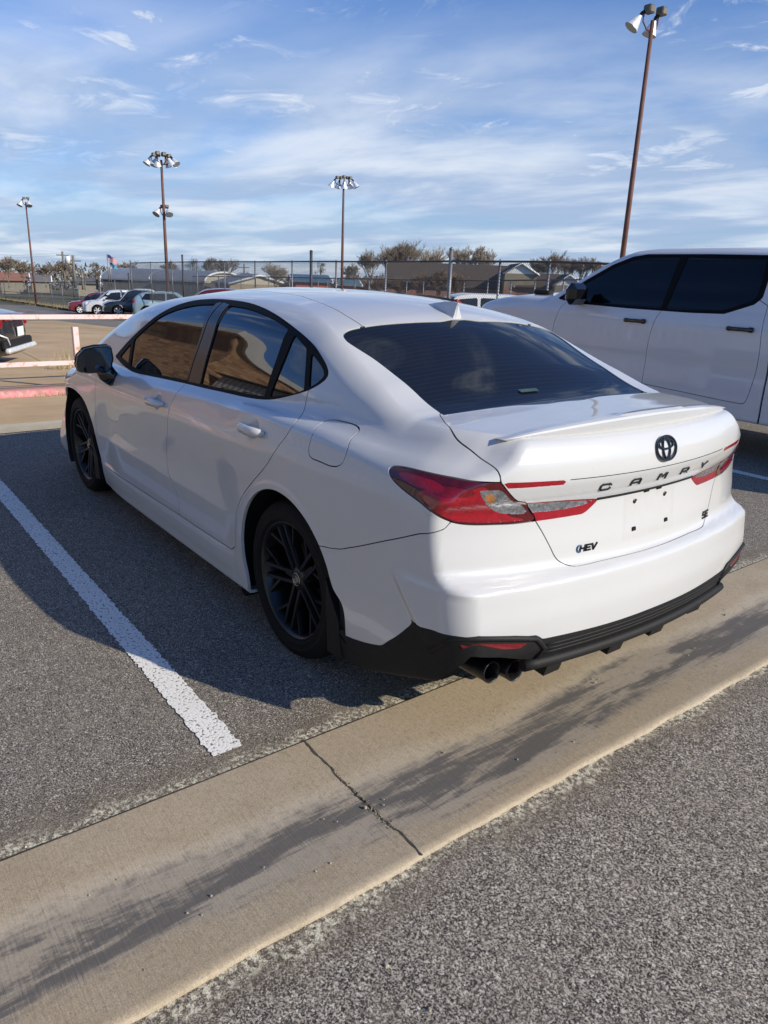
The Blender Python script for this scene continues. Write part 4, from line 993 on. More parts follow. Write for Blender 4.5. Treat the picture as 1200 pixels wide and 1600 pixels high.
        for a, m in pieces:
            nm = 'reversing_lens' if m == 'clear_lens' else 'red_lens'
            if m == 'clear_lens':
                b, a = panel(a, fSZ(AMB), 0); put('turn_lens', push(b, -.002), MT['amber'], t0, .003, mi)
            if len(a['F']): put(nm, push(a, -.002), MT[m], t0, .004, mi)
        up = clip(trunk, fYZ(T_UP, lambda V: V[:, 0]+.8), -1); put('lid_light', push(up, -.001), MT['red_lens'], lid, .01, mi)
        lo = clip(trunk, fYZ(T_LO, lambda V: V[:, 0]+.8), -1); cl, lo = panel(lo, fYZ(T_LOCLEAR), 0)
        l0 = put('lid_light', push(lo, -.001), MT['red_lens'], lid, .01, mi); put('reversing_lens', push(cl, -.002), MT['clear_lens'], l0, .004, mi)
        if not mi: put('fuel_door', fuel, P, root)
        else: put('quarter_patch', fuel, P, root, .001, True)
        # wheels, arches, flaps
        for cx in (0., 2.825):
            w, T, h = wheel(root, (cx, s*.765, .334), s, tilt=.35 if cx else .12)
            lg = MB(); logo(lg, T@Matrix.Translation((0, 0, h*.665)), .040, .030, .0022); lg.lathe([(.0245, 0), (.027, .002), (.0285, 0)], 28, T@Matrix.Translation((0, 0, h*.66)))
            lg.build('hub_emblem', MT['silver'], w)
            arch_liner(root, cx, s, y0=.885 if cx else .90, r=.42 if not cx else .405)
            fl = MB()
            X = [(-.315, .47), (-.345, .415), (-.405, .33), (-.425, .19), (-.335, .178), (-.325, .30)]
            fl.prism([(cx+a, b) for a, b in X], .70, .905, Matrix(((1, 0, 0, 0), (0, 0, s, 0), (0, 1, 0, 0), (0, 0, 0, 1))))
            fl.build('mud_flap', MT['matt_black'], root)
        # door mirror
        mr = MB()
        M0 = Matrix.Translation((2.02, s*.985, 1.005))@Matrix.Rotation(-s*math.radians(6), 4, 'Z')
        ring = [(-.098, -.060), (-.110, -.02), (-.098, .030), (-.060, .068), (0, .082), (.070, .084), (.094, .070), (.100, .01), (.085, -.045), (.055, -.070), (-.05, -.072)]
        # local: a = outward, b = up, depth forward
        def ringpts(sc, fx, shift=0): return [tuple(M0@Vector((fx, s*(-a*sc*-1), b*sc+shift))) for a, b in [( -q[0], q[1]) for q in ring]]
        secs = [(-.030, .97), (-.022, 1.0), (.02, .98), (.055, .84), (.080, .60), (.092, .25)]
        V = []; n = len(ring)
        for fx, sc in secs: V += ringpts(sc, fx)
        F = [(i*n+k, i*n+(k+1) % n, (i+1)*n+(k+1) % n, (i+1)*n+k) for i in range(len(secs)-1) for k in range(n)]+[tuple((len(secs)-1)*n+k for k in range(n))]
        mr.add(V, F, 0, True)
        mh = mr.build('side_mirror', MT['gloss_black'], root)
        bz = MB(); 
        V = ringpts(.97, -.030)+ringpts(.90, -.026); bz.add(V, [(k, (k+1) % n, n+(k+1) % n, n+k) for k in range(n)]); bz.build('mirror_bezel', MT['black_trim'], mh)
        gl = MB(); gl.add(ringpts(.90, -.0262), [tuple(range(n))]); gl.build('mirror_glass', MT['mirror'], mh)
        cp = MB(); V = []
        for fx, sc in ((.012, 1.03), (.035, .975), (.06, .85), (.083, .62), (.096, .25)): V += ringpts(sc, fx, .004)
        F = [(i*n+k, i*n+(k+1) % n, (i+1)*n+(k+1) % n, (i+1)*n+k) for i in range(4) for k in range(n)]+[tuple(4*n+k for k in range(n))]
        cp.add(V, F, 0, True); cp.build('mirror_cap', P, mh)
        stk = MB(); q, _ = side_pt(carF, 2.02, .90)
        stk.tube([(2.03, s*.945, .965), (2.02, s*.925, .925), (2.01, s*.900, .898), (2.01, s*.885, .885)], [.034, .036, .032, .030], 10, flat=1.5); stk.build('mirror_arm', MT['gloss_black'], mh)
        # sill underneath
        sl = MB(); sl.box((1.41, s*.80, .175), (1.95, .10, .05), bev=.015); sl.build('sill', MT['primer'], root)
        # tail pipes, only on the car's left in view but the pair is mirrored
        for (ex, ey) in ((-.935, .648), (-.970, .575)):
            T = Matrix.Translation((ex, s*ey, .296))@Matrix.Rotation(math.radians(-90+4), 4, 'Y')
            MB().lathe([(.030, -.34), (.036, -.16), (.0385, -.01), (.0395, 0), (.037, .003), (.0335, 0), (.031, -.02), (.029, -.2)], 28, T).build('exhaust_pipe', MT['pipe'], root)
        rf = MB()
        Y = [(.832, .462), (.790, .470), (.615, .440), (.640, .428), (.70, .436), (.825, .452)]
        pts = [rear_pt(carF, a, b) for a, b in Y]
        V = [(p[0]-.006, s*p[1], p[2]) for p, n_ in pts]+[(p[0]+.01, s*p[1], p[2]) for p, n_ in pts]; k = len(Y)
        rf.add(V, [tuple(range(k)), tuple(range(2*k-1, k-1, -1))]+[(i, (i+1) % k, k+(i+1) % k, k+i) for i in range(k)]); rf.build('rear_reflector', MT['reflector_red'], root)
        # frame round the reflector
        fr2 = MB(); C = [(.858, .40), (.845, .478), (.79, .487), (.66, .466), (.575, .448), (.535, .405), (.555, .372)]
        pp = [rear_pt(carF, a, b)[0] for a, b in C]; fr2.tube([(p[0]-.002, s*p[1], p[2]) for p in pp], .010, 6); fr2.build('reflector_frame', MT['matt_black'], skirt)
    # skirt slats and fins
    sl = MB()
    for z in (.415, .398, .381):
        pts = [rear_pt(carF, y, z)[0] for y in np.linspace(-.53, .53, 25)]; sl.tube([(p[0]-.002, p[1], p[2]) for p in pts], .0042, 5)
    pts = [rear_pt(carF, y, .345)[0] for y in np.linspace(-.60, .60, 25)]; sl.tube([(p[0]-.010, p[1], p[2]) for p in pts], .020, 8, flat=1.0)
    sl.build('skirt_slats', MT['matt_black'], skirt)
    for y in (-.44, -.13, .13, .44):
        f = MB(); x = rear_pt(carF, y, .33)[0][0]
        f.prism([(x-.005, .345), (x+.02, .262), (x+.16, .275), (x+.26, .345)], y-.045, y+.035, Matrix(((1, 0, 0, 0), (0, 0, 1, 0), (0, 1, 0, 0), (0, 0, 0, 1)))); f.build('diffuser_fin', MT['matt_black'], skirt)
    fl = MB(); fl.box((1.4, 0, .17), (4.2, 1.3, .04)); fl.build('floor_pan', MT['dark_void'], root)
    # spoiler: a thin blade along the lid's rear edge
    sp = MB(); V = []; ys = np.linspace(-.645, .645, 41); rings = 0
    for y in ys:
        e = (1-abs(y/.646)**6); e = max(e, .03)
        mid = 1 if abs(y) < .17 else 0
        xr = -1.000+.235*y*y
        zt = 1.124-.046*(abs(y)/.655)**2
        zd = lambda x: zt
        top = []
        for (dx, dz) in ((-.012, .0), (-.010, .008), (.004, .012+.003*mid), (.05, .008), (.105+.02*mid, -.030), (.10, -.045), (.02, -.05), (-.004, -.014)):
            V.append((xr+.012+dx*(.3+.7*e)-(.0), y, zt-.008+dz*e))
        rings += 1
    n = 8; F = [(i*n+k, (i+1)*n+k, (i+1)*n+(k+1) % n, i*n+(k+1) % n) for i in range(rings-1) for k in range(n)]
    F += [tuple(range(n-1, -1, -1)), tuple((rings-1)*n+k for k in range(n))]
    sp.add(V, F, 0, False); spo = sp.build('spoiler', P, lid); 
    # boot lid furniture
    def line_strip(name, ys, zf, r, m, out=.0015):
        mb = MB(); pts = [rear_pt(carF, y, zf(y))[0] for y in ys]; mb.tube([(p[0]-out, p[1], p[2]) for p in pts], r, 5); return mb.build(name, m, lid)
    line_strip('lid_crease', np.linspace(-.45, .45, 31), lambda y: .944+.02*y*y, .0016, MT['dark_void'], -.0006)
    line_strip('lid_gap', np.linspace(-.285, .285, 31), lambda y: .8575, .0055, MT['dark_void'], -.001)
    for ch, y in zip('CAMRY', (.282, .133, -.016, -.164, -.312)):
        p, nn = rear_pt(carF, y, .905); ls = MB()
        letter(ls, ch, frame_at(p, nn), .045, .022, .0054, .004); ls.build('letter', MT['gloss_black'], lid)
    p, nn = rear_pt(carF, -.001, 1.007); em = MB(); logo(em, frame_at(p, nn), .114, .082, .0050); em.build('emblem', MT['gloss_black'], lid)
    bd = MB(); p, nn = rear_pt(carF, .325, .697); T = frame_at(p, nn)
    for i, ch in enumerate('HEV'): letter(bd, ch, T@Matrix.Translation(((i-1)*.026+.010, 0, 0)), .020, .018, .006, .003, .25)
    bdo = bd.build('hybrid_badge', MT['gloss_black'], lid)
    cr = MB(); cr.tube([tuple(T@Vector((-.030+.011*math.cos(g), .012*math.sin(g), .002))) for g in np.linspace(1.0, 5.2, 9)], .0028, 6); cr.build('badge_swirl', MT['blue_badge'], bdo)
    se = MB(); p, nn = rear_pt(carF, -.435, .682); T = frame_at(p, nn)
    for i, ch in enumerate('SE'): letter(se, ch, T@Matrix.Translation(((i-.5)*.028, 0, 0)), .022, .022, .008, .003, .2)
    se.build('trim_badge', MT['gloss_black'], lid)
    for y, z in ((.09, .725), (-.105, .725)):
        pl = MB(); p, nn = rear_pt(carF, y, z); pl.box((0, 0, 0), (.022, .016, .008), bev=.003, M=frame_at(p, nn)); pl.build('plate_clip', MT['gloss_black'], lid)
    for y, z in ((.09, .823), (-.09, .823)):
        pl = MB(); p, nn = rear_pt(carF, y, z); T = frame_at(p, nn); pl.lathe([(.0005, .003), (.006, .003), (.009, .001)], 12, T); pl.box((0, 0, 0), (.014, .003, .006), M=T@Matrix.Rotation(.6, 4, 'Z')@Matrix.Translation((.002, 0, .002))); pl.build('plate_screw', MT['pipe'], lid)
    for y in (.03, -.045):
        bt = MB(); p, nn = rear_pt(carF, y, .853); bt.box((0, 0, 0), (.026, .010, .014), bev=.003, M=frame_at(p, nn)); bt.build('lid_button', MT['black_trim'], lid)
    # shark fin
    fn = MB(); V = []; secs = [(.25, .001, .002), (.20, .016, .020), (.13, .026, .046), (.075, .030, .064), (.045, .026, .070), (.040, .012, .066)]
    for x, w, h in secs:
        z0 = float(_roof(x))-.004
        for a, b in ((-1, 0), (-.75, .25), (-.35, .7), (-.1, .97), (.1, .97), (.35, .7), (.75, .25), (1, 0)): V.append((x+.0*b, a*w, z0+b*h))
    n = 8; F = [(i*n+k, i*n+k+1, (i+1)*n+k+1, (i+1)*n+k) for i in range(len(secs)-1) for k in range(n-1)]+[tuple((len(secs)-1)*n+k for k in range(n-1, -1, -1))]
    fn.add(V, F, 0, False); fn.build('roof_antenna', P, root)
    return root
def glass_rear_mat():
    m = mat('rear_glass', (.008, .008, .009), .03, ior=1.5); nt = m.node_tree; L = nt.links.new; b = nt.nodes['Principled BSDF']
    tc = N(nt, 'ShaderNodeTexCoord'); wv = N(nt, 'ShaderNodeTexWave', bands_direction='X'); wv.inputs['Scale'].default_value = 13.0; L(tc.outputs['Object'], wv.inputs[0])   # heating wires
    mr = N(nt, 'ShaderNodeMapRange'); L(wv.outputs[1], mr.inputs[0]); mr.inputs[1].default_value = .93; mr.inputs[2].default_value = 1.; mr.inputs[3].default_value = 0; mr.inputs[4].default_value = .35
    mx = N(nt, 'ShaderNodeMix', data_type='RGBA'); L(mr.outputs[0], mx.inputs[0]); mx.inputs[6].default_value = (.008, .008, .009, 1); mx.inputs[7].default_value = (.035, .030, .026, 1); L(mx.outputs[2], b.inputs['Base Color'])
    return m
MT['rear_glass'] = glass_rear_mat()
def lid_paint():
    m = mat('white_paint_lid', (.60, .60, .59), .28, coat=1., spec=.5); nt = m.node_tree; L = nt.links.new; b = nt.nodes['Principled BSDF']      # grime left where a plate used to sit
    tc = N(nt, 'ShaderNodeTexCoord'); sx = N(nt, 'ShaderNodeSeparateXYZ'); L(tc.outputs['Object'], sx.inputs[0]); P = tc.outputs['Object']
    n = tex(nt, L, P, 'ShaderNodeTexNoise', 26, Detail=7, Roughness=.7); n2 = tex(nt, L, P, 'ShaderNodeTexNoise', 110, Detail=4)
    ay = math_(nt, L, 'ABSOLUTE', math_(nt, L, 'ADD', sx.outputs[1], .005)); az = math_(nt, L, 'ABSOLUTE', math_(nt, L, 'SUBTRACT', sx.outputs[2], .768))
    w = math_(nt, L, 'MULTIPLY', math_(nt, L, 'SUBTRACT', n.outputs[0], .5), .03)
    inside = math_(nt, L, 'MULTIPLY', mrange(nt, L, math_(nt, L, 'ADD', ay, w), .158, .150, 0, 1), mrange(nt, L, math_(nt, L, 'ADD', az, w), .082, .072, 0, 1))
    rim = math_(nt, L, 'MULTIPLY', inside, mrange(nt, L, math_(nt, L, 'MAXIMUM', math_(nt, L, 'SUBTRACT', ay, .02), math_(nt, L, 'ADD', az, .055)), .10, .13, .25, .8))
    k = math_(nt, L, 'MULTIPLY', rim, mrange(nt, L, n.outputs[0], .40, .62, .25, 1)); c = mixc(nt, L, math_(nt, L, 'MULTIPLY', k, .55), (.60, .60, .59), (.46, .44, .40)); c = mixc(nt, L, mrange(nt, L, n2.outputs[0], .68, .74, 0, .15), c, (.4, .37, .32))
    L(c, b.inputs['Base Color']); L(mrange(nt, L, k, 0, 1, .28, .55), b.inputs['Roughness']); return m
MT['paint_lid'] = lid_paint()
MT['dark_red2'] = mat('dark_red_bars', (.17, .004, .008), .12, coat=1., var=(90, .4))
MT['mirror'] = mat('mirror_glass', (.06, .07, .09), .02, metal=1.)
build_sedan()
# ---------------------------------------------------------------- the white pickup
def build_truck():
    root = empty('pickup_truck', (0, -5.40, 0), label='tall white crew cab pickup with black door handles, parked beyond the sedan', cat='truck')
    base = shell(truckF, .2, 3.6, .9, 30, 200, 40, 150); base['E'] = []
    for cx in (-.42, 3.36): base = clip(base, lambda V: np.where(V[:, 1] > .5, np.hypot(V[:, 0]-cx, V[:, 2]-.41)-.49, 1.), 1)
    ok = lambda V: .45-V[:, 1]
    WF = [(3.09, 1.40), (2.90, 1.53), (2.62, 1.69), (2.40, 1.775), (2.26, 1.80), (1.885, 1.803), (1.92, 1.318), (2.3, 1.322), (2.8, 1.335), (3.03, 1.36)]
    WB = [(1.80, 1.805), (1.03, 1.795), (1.008, 1.60), (1.008, 1.47), (1.04, 1.43), (1.28, 1.338), (1.6, 1.322), (1.866, 1.315)]
    DLOt = [(3.24, 1.35), (2.92, 1.56), (2.63, 1.725), (2.42, 1.805), (2.26, 1.83), (1.6, 1.832), (.99, 1.824), (.955, 1.60), (.955, 1.46), (1.01, 1.40), (1.26, 1.305), (1.6, 1.295), (2.3, 1.298), (2.9, 1.312)]
    dlo, rest = panel(base, fXZ(DLOt, ok), 0)
    DF = smooth_poly([(3.135, 1.28), (3.15, 1.263), (3.20, 1.087), (3.225, .909), (3.20, .70), (3.13, .60, 1), (2.6, .588), (1.99, .575, 1), (1.987, .891), (1.945, 1.206), (1.888, 1.319, 1), (1.885, 1.5, 1), (3.0, 1.40, 1)], 4)
    DR = smooth_poly([(1.888, 1.5, 1), (1.888, 1.319, 1), (1.945, 1.206), (1.987, .891), (1.99, .575, 1), (1.55, .555), (.95, .53), (.905, .55), (.875, .693), (.852, .95), (.873, 1.20), (.89, 1.40, 1), (1.1, 1.5, 1)], 4)
    df, rest = panel(rest, fXZ(DF, ok), .006); dr, rest = panel(rest, fXZ(DR, ok), .006)
    WSt = [(3.40, -1), (3.38, .5), (3.18, .78), (2.66, .69), (2.56, .5), (2.56, -1)]
    ws, rest = panel(rest, lambda V: np.maximum(poly_sd(V[:, [0, 1]], WSt), 1.42-V[:, 2]), .003)
    HD = [(3.50, -1), (3.46, .55), (3.30, .86), (3.9, .86), (4.35, .80), (4.6, .5), (4.62, -1)]
    hd, rest = panel(rest, lambda V: np.maximum(poly_sd(V[:, [0, 1]], HD), 1.2-V[:, 2]), .006)
    gr, rest = panel(rest, fYZ([(-1, .62), (.62, .62), (.72, 1.18), (-1, 1.2)], lambda V: 4.2-V[:, 0]), .004)
    rw, rest = panel(rest, fYZ([(-1, 1.45), (.74, 1.45), (.66, 1.78), (-1, 1.80)], lambda V: V[:, 0]-.72), .003)
    # bed: gap behind the cab and an open box
    _, rest = panel(rest, lambda V: np.maximum(np.abs(V[:, 0]-.755)-.010, V[:, 2]-1.34), 0)
    P = MT['paint2']
    from_m('body', both(fold(rest, .015)), P, root); from_m('hood', both(fold(hd, .015)), P, root)
    from_m('windshield', both(push(ws, -.004)), MT['tint_dark'], root); from_m('grille', both(push(gr, -.01)), MT['matt_black'], root)
    from_m('rear_window', both(push(rw, -.004)), MT['tint_dark'], root)
    inner = shell(lambda P_: truckF(P_)+.02, .2, 3.6, .9, 16, 60, 20, 50)
    for cx in (-.42, 3.36): inner = clip(inner, lambda V: np.where(V[:, 1] > .5, np.hypot(V[:, 0]-cx, V[:, 2]-.41)-.53, 1.), 1)
    from_m('inner_shell', both(inner), MT['dark_void'], root)
    for s in (1, -1):
        mi = s < 0; mm = (lambda M: mirror_m(M)) if mi else (lambda M: M)
        fr = dlo
        for pol, nm in ((WF, 'front_side_window'), (WB, 'rear_side_window')):
            g, fr = panel(fr, fXZ(pol), 0); from_m(nm, mm(push(g, -.006)), MT['tint_dark'], root)
        from_m('window_trim', mm(fold(push(fr, -.001), .006)), MT['black_trim'], root)
        for nm, dm, hx in (('front_door', df, 2.165), ('rear_door', dr, 1.065)):
            d = from_m(nm, mm(fold(dm, .015)), P, root)
            p, n = side_pt(truckF, hx, 1.185); hb = MB()
            hb.box((hx, s*(p[1]+.022), 1.185), (.255, .022, .034), bev=.010); hb.box((hx-.10, s*(p[1]+.010), 1.185), (.05, .03, .046), bev=.01); hb.box((hx+.105, s*(p[1]+.010), 1.185), (.04, .03, .040), bev=.01)
            hb.build('door_handle', MT['gloss_black'], d)
        mr = MB(); c = (2.82, s*1.15, 1.415)
        mr.box(c, (.15, .29, .22), bev=.06); mr.build('side_mirror', MT['gloss_black'], root)
        a = MB(); a.box((2.90, s*1.0, 1.34), (.12, .16, .07), bev=.02); a.build('mirror_arm', MT['gloss_black'], root)
        v = MB(); v.box((3.66, s*.70, 1.405), (.24, .10, .050), bev=.014); v.build('hood_vent', MT['matt_black'], root)
        rb = MB(); rb.box((1.5, s*.90, .40), (2.6, .16, .06), bev=.02); rb.build('running_board', MT['matt_black'], root)
        hl = MB(); hl.box((4.42, s*.80, 1.02), (.30, .22, .20), bev=.05); hl.build('headlight', MT['clear_lens'], root)
        tl = MB(); tl.box((-1.70, s*.93, 1.05), (.12, .10, .42), bev=.03); tl.build('taillight', MT['red_lens'], root)
        for cx in (-.42, 3.36):
            wheel(root, (cx, s*.84, .41), s, R=.41, rimR=.27, width=.27, spokes='truck')
            arch_liner(root, cx, s, r=.53, y0=.965, y1=.55, cz=.41)
    bb = MB(); bb.box((-.55, 0, 1.337), (2.1, 1.7, .012)); bb.build('bed_cover', MT['matt_black'], root)
    fp = MB(); fp.box((1.5, 0, .42), (5.6, 1.5, .06)); fp.build('floor_pan', MT['dark_void'], root)
    return root
MT['paint2'] = mat('truck_white_paint', (.72, .72, .71), .28, coat=1., spec=.5, var=(5, .012))
build_truck()
# ---------------------------------------------------------------- chain-link fence
MT['galv'] = mat('galvanised_steel', (.22, .225, .23), .5, metal=.5, var=(6, .25)); MT['galv_dark'] = mat('weathered_steel', (.075, .078, .082), .6, metal=.4, var=(6, .3))
MT['wire'] = mat('fence_wire', (.15, .155, .16), .55, metal=.5, var=(3, .3)); MT['rusty'] = mat('rusted_pole', (.135, .058, .042), .7, var=(3, .35)); MT['alu'] = mat('spun_aluminium', (.78, .79, .80), .4, metal=.35, var=(10, .15))
MT['white'] = mat('dull_white', (.68, .67, .64), .5, var=(3, .08))
def chain_fence(name, pts, H, label, midrail=False, pitch=.062, wr=.0022, thick=(), postr=.028, top_r=.024, extra=.0, wire_m=None, posts_at=None, group=None):
    """pts: list of (x, y, z_base) corners; diagonal wires are real thin prisms"""
    root = empty(name, tuple(pts[0]), label=label, cat='fence', group=group); o0 = np.array(pts[0], float)
    mesh = MB(); rails = MB()
    P = [np.array(p, float)-o0 for p in pts]
    for a, b in zip(P[:-1], P[1:]):
        L = np.linalg.norm((b-a)[:2]); k = int(L/pitch); up = np.array([0, 0, 1.])
        def pt(s, h): 
            t = s/L; return a+(b-a)*t+up*h
        nrm = np.array([-(b-a)[1], (b-a)[0], 0])/L
        for sgn in (1, -1):
            for i in range(-int(H/pitch)-1, k+1):
                s0 = i*pitch; s1 = s0+H
                h0, h1 = (0, H) if sgn > 0 else (H, 0)
                sa, sb = s0, s1; ha, hb = h0, h1
                if sa < 0: ha = h0+(h1-h0)*(-sa/H); sa = 0
                if sb > L: hb = h0+(h1-h0)*((L-s0)/H); sb = L
                if sb-sa < .01: continue
                p = pt(sa, ha); q = pt(sb, hb); off = nrm*.003*sgn
                w1 = np.array([0, 0, wr*1.4]); w2 = nrm*wr
                V = [p+off-w1, p+off+w1, p+off+w2, q+off-w1, q+off+w1, q+off+w2]
                mesh.add(V, [(0, 1, 4, 3), (1, 2, 5, 4), (2, 0, 3, 5)])
        rails.tube([pt(0, H), pt(L, H)], top_r, 6)
        if midrail: rails.tube([pt(0, H*.52), pt(L, H*.52)], top_r, 6)
    m = mesh.build('wire_mesh', wire_m or MT['wire'], root); tag(m, kind=None)
    rails.build('rail', MT['galv_dark'], root)
    return root, P
GF = []
def post_on(root, base, p, H, r, m, name='post'):
    b = MB(); q = np.array(p)-np.array(base); b.tube([tuple(q+np.array([0, 0, -.1])), tuple(q+np.array([0, 0, H]))], r, 8)
    b.lathe([(r*1.15, H-.01), (r*1.15, H+.02), (r*.4, H+.05)], 8, Matrix.Translation(tuple(q)), cap=True)
    return b.build(name, m, root)
# left run: base seen on the ground
left_px = [(-70, 459.5), (0, 468.5), (9, 469.5), (28, 472.5), (47, 475.5), (57, 477), (66, 478.5), (83, 481), (100, 484), (118, 486.5), (126, 487.5), (137, 489), (160, 491), (183, 492.5), (205, 493)]
base = [gnd(*p) for p in left_px]
H = 2.12
rt, P = chain_fence('chain_link_fence', [tuple(base[0]), tuple(base[5]), tuple(base[9]), tuple(base[14])], H, 'rusty chain link fence with a middle rail along the far side of the lot', midrail=True, pitch=.08, wr=.0019)
for i, p in enumerate(base):
    thick = i in (2, 9, 14); post_on(rt, base[0], p, H+(.45 if thick else 0), .045 if thick else .026, MT['galv_dark'] if thick else MT['galv'])
# right run: nearer to the camera, behind the cars
def run_pt(px, ytop, D):
    p = at(px, ytop, D); return p
A = base[14]; dA = math.hypot(A[0]-CAM[0], A[1]-CAM[1])
B = at(960, 412.5, 14.5)
def on_line(px):
    d = _f+(px-600)/FPX*CR-(430-800)/FPX*CU; dx, dy = B[0]-A[0], B[1]-A[1]
    t = ((A[0]-CAM[0])*d[1]-(A[1]-CAM[1])*d[0])/(dy*d[0]-dx*d[1]); return A[0]+dx*t, A[1]+dy*t
tops = {205: 411, 236: 410, 269: 409.5, 286: 409.3, 308: 409, 351: 408.8, 398.6: 409, 456.5: 408.6, 486: 408.5, 525: 408.5, 602.7: 408.8, 703: 408, 780: 408.5, 857: 409, 960: 412.5, 1090: 418, 1240: 424}
rp = []
for px, ty in tops.items():
    x, y = on_line(px); D = math.hypot(x-CAM[0], y-CAM[1]); q = at(px, ty, D); rp.append((px, (x, y, q[2]-H)))
rt2, P2 = chain_fence('chain_link_fence', [p for _, p in rp], H, 'dark chain link fence with tall end posts running behind the parked vehicles', pitch=.066, wr=.0038, top_r=.022)
for px, p in rp:
    thick = px in (205, 286, 486, 703); post_on(rt2, rp[0][1], p, H+({205: .12, 286: .30, 486: .30, 703: .26}.get(px, 0)), .048 if thick else .026, MT['galv_dark'] if px in (286, 486) else MT['galv'])
# second, lower fence further back
bp_ = []
for px, ty, D in ((300, 431.5, 60), (420, 433, 52), (536, 435, 46), (640, 437, 42), (760, 438.5, 38), (900, 437, 34), (1000, 442, 32)):
    q = at(px, ty, D); bp_.append((q[0], q[1], q[2]-1.35))
rt3, P3 = chain_fence('chain_link_fence', bp_, 1.35, 'low rusty chain link fence in front of the brown-roofed building', pitch=.12, wr=.004, top_r=.03, wire_m=MT['rusty'])
for px in (345, 380, 420, 455, 500, 514, 556, 579, 636, 664, 728, 763, 803, 841, 883, 930):
    f = np.interp(px, [300, 420, 536, 640, 760, 900, 1000], range(7)); i = min(int(f), 5); t = f-i; p = np.array(bp_[i])*(1-t)+np.array(bp_[i+1])*t
    post_on(rt3, bp_[0], tuple(p), 1.35, .035, MT['galv'])
# sparse yellow grass along the fence
gmb = MB()
def grass_band(name, px0, px1, py0, py1, n, hmax, label):
    mb = MB()
    for _ in range(n):
        px = rnd.uniform(px0, px1); p = gnd(px, py0+(py1-py0)*(px-px0)/(px1-px0)); x = p[0]+abs(rnd.gauss(0, 1.2))+.1; y = p[1]+rnd.gauss(0, .3); z0 = gz(x, y); h = rnd.uniform(.1, hmax); a = rnd.uniform(0, 6.28); w = .014
        mb.add([(x-w*math.cos(a), y-w*math.sin(a), z0), (x+w*math.cos(a), y+w*math.sin(a), z0), (x+rnd.gauss(0, .1), y+rnd.gauss(0, .1), z0+h)], [(0, 1, 2)])
    return tag(mb.build(name, MT['straw2']), kind='stuff')
grass_band('dry_grass', -40, 112, 462, 485, 2600, .45, '')
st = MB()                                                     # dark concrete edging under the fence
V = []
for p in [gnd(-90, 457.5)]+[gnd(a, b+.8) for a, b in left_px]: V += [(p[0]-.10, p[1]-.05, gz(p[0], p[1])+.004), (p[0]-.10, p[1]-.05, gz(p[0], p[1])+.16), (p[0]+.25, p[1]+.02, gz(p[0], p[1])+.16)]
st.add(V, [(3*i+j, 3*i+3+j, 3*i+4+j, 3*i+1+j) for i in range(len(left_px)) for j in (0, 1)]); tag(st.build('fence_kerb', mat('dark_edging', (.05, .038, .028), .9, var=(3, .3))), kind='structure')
# ---------------------------------------------------------------- floodlight poles
def flood_head(M, name='floodlight', parent=None):
    e = bpy.data.objects.new(name, None); COL.objects.link(e); e.parent = parent
    MB().lathe([(.30, -.48), (.285, -.44), (.16, -.12), (.095, 0), (.08, .06)], 20, M).build('reflector', MT['alu'], e)
    MB().tube([M@Vector((0, 0, .04)), M@Vector((0, 0, .20)), M@Vector((0, -.10, .36))], [.05, .045, .05], 8).build('lamp_neck', MT['matt_black'], e)
    b = MB(); b.box(tuple(M@Vector((0, -.14, .46))), (.24, .24, .20), bev=.03); b.build('ballast_box', MT['ballast'], e)
    MB().lathe([(.001, -.475), (.28, -.475)], 16, M).build('lamp_glass', MT['lampglass'], e)
    return e
MT['ballast'] = mat('ballast_box', (.14, .125, .10), .5, metal=.5, var=(8, .3)); MT['lampglass'] = mat('lamp_glass', (.30, .32, .30), .1, coat=.5, var=(4, .2))
def flood_pole(base, H, heads, label, r=.11, lower=(), sc=1.):
    root = empty('floodlight_pole', tuple(base), label=label, cat='light pole', group='floodlight poles round the lot')
    MB().tube([(0, 0, -.3), (0, 0, H*.5), (0, 0, H)], [r, r*.85, r*.62], 12).build('pole', MT['rusty'], root)
    def bank(zz, hs):
        bar = MB()
        for (dx, dy, yaw, tilt) in hs:
            bar.tube([(0, 0, zz-.25), (dx*.55*sc, dy*.55*sc, zz-.22), (dx*sc, dy*sc, zz-.05), (dx*sc, dy*sc, zz+.30*sc)], .035*sc, 6)
            M = Matrix.Translation((dx*sc, dy*sc, zz+.12*sc))@Matrix.Rotation(yaw, 4, 'Z')@Matrix.Rotation(tilt, 4, 'X')@Matrix.Scale(sc, 4)@Matrix.Translation((0, .12, -.15))
            flood_head(M, parent=root)
        bar.build('cross_arm', MT['rusty'], root)
    bank(H, heads)
    if lower: bank(lower[0], lower[1])
    return root
vd = np.array([math.cos(YAW), math.sin(YAW)]); rt_ = np.array([vd[1], -vd[0]])       # right of view, for spreading the heads
def hd(offs): return [(rt_[0]*a+vd[0]*b, rt_[1]*a+vd[1]*b, yw, tl) for a, b, yw, tl in offs]
def pole_at(px, ybase, ytop, **kw):
    b = gnd(px, ybase); D = math.hypot(b[0]-CAM[0], b[1]-CAM[1]); t = at(px, ytop, D); return b, t[2]-b[2], D
Y0 = YAW-math.pi/2
b, H_, D = pole_at(57, 477.5, 317); flood_pole(b, H_, hd([(-.28, 0, Y0+2.6, .5), (.28, 0, Y0-2.6, .5)]), 'thin floodlight pole with two lamps on the far left by the fence', .10, sc=.9)
b = gnd(264, 468); D = 50; b = at(263, 466, D); b = np.array([b[0], b[1], gz(b[0], b[1])]); t = at(252, 250, D)
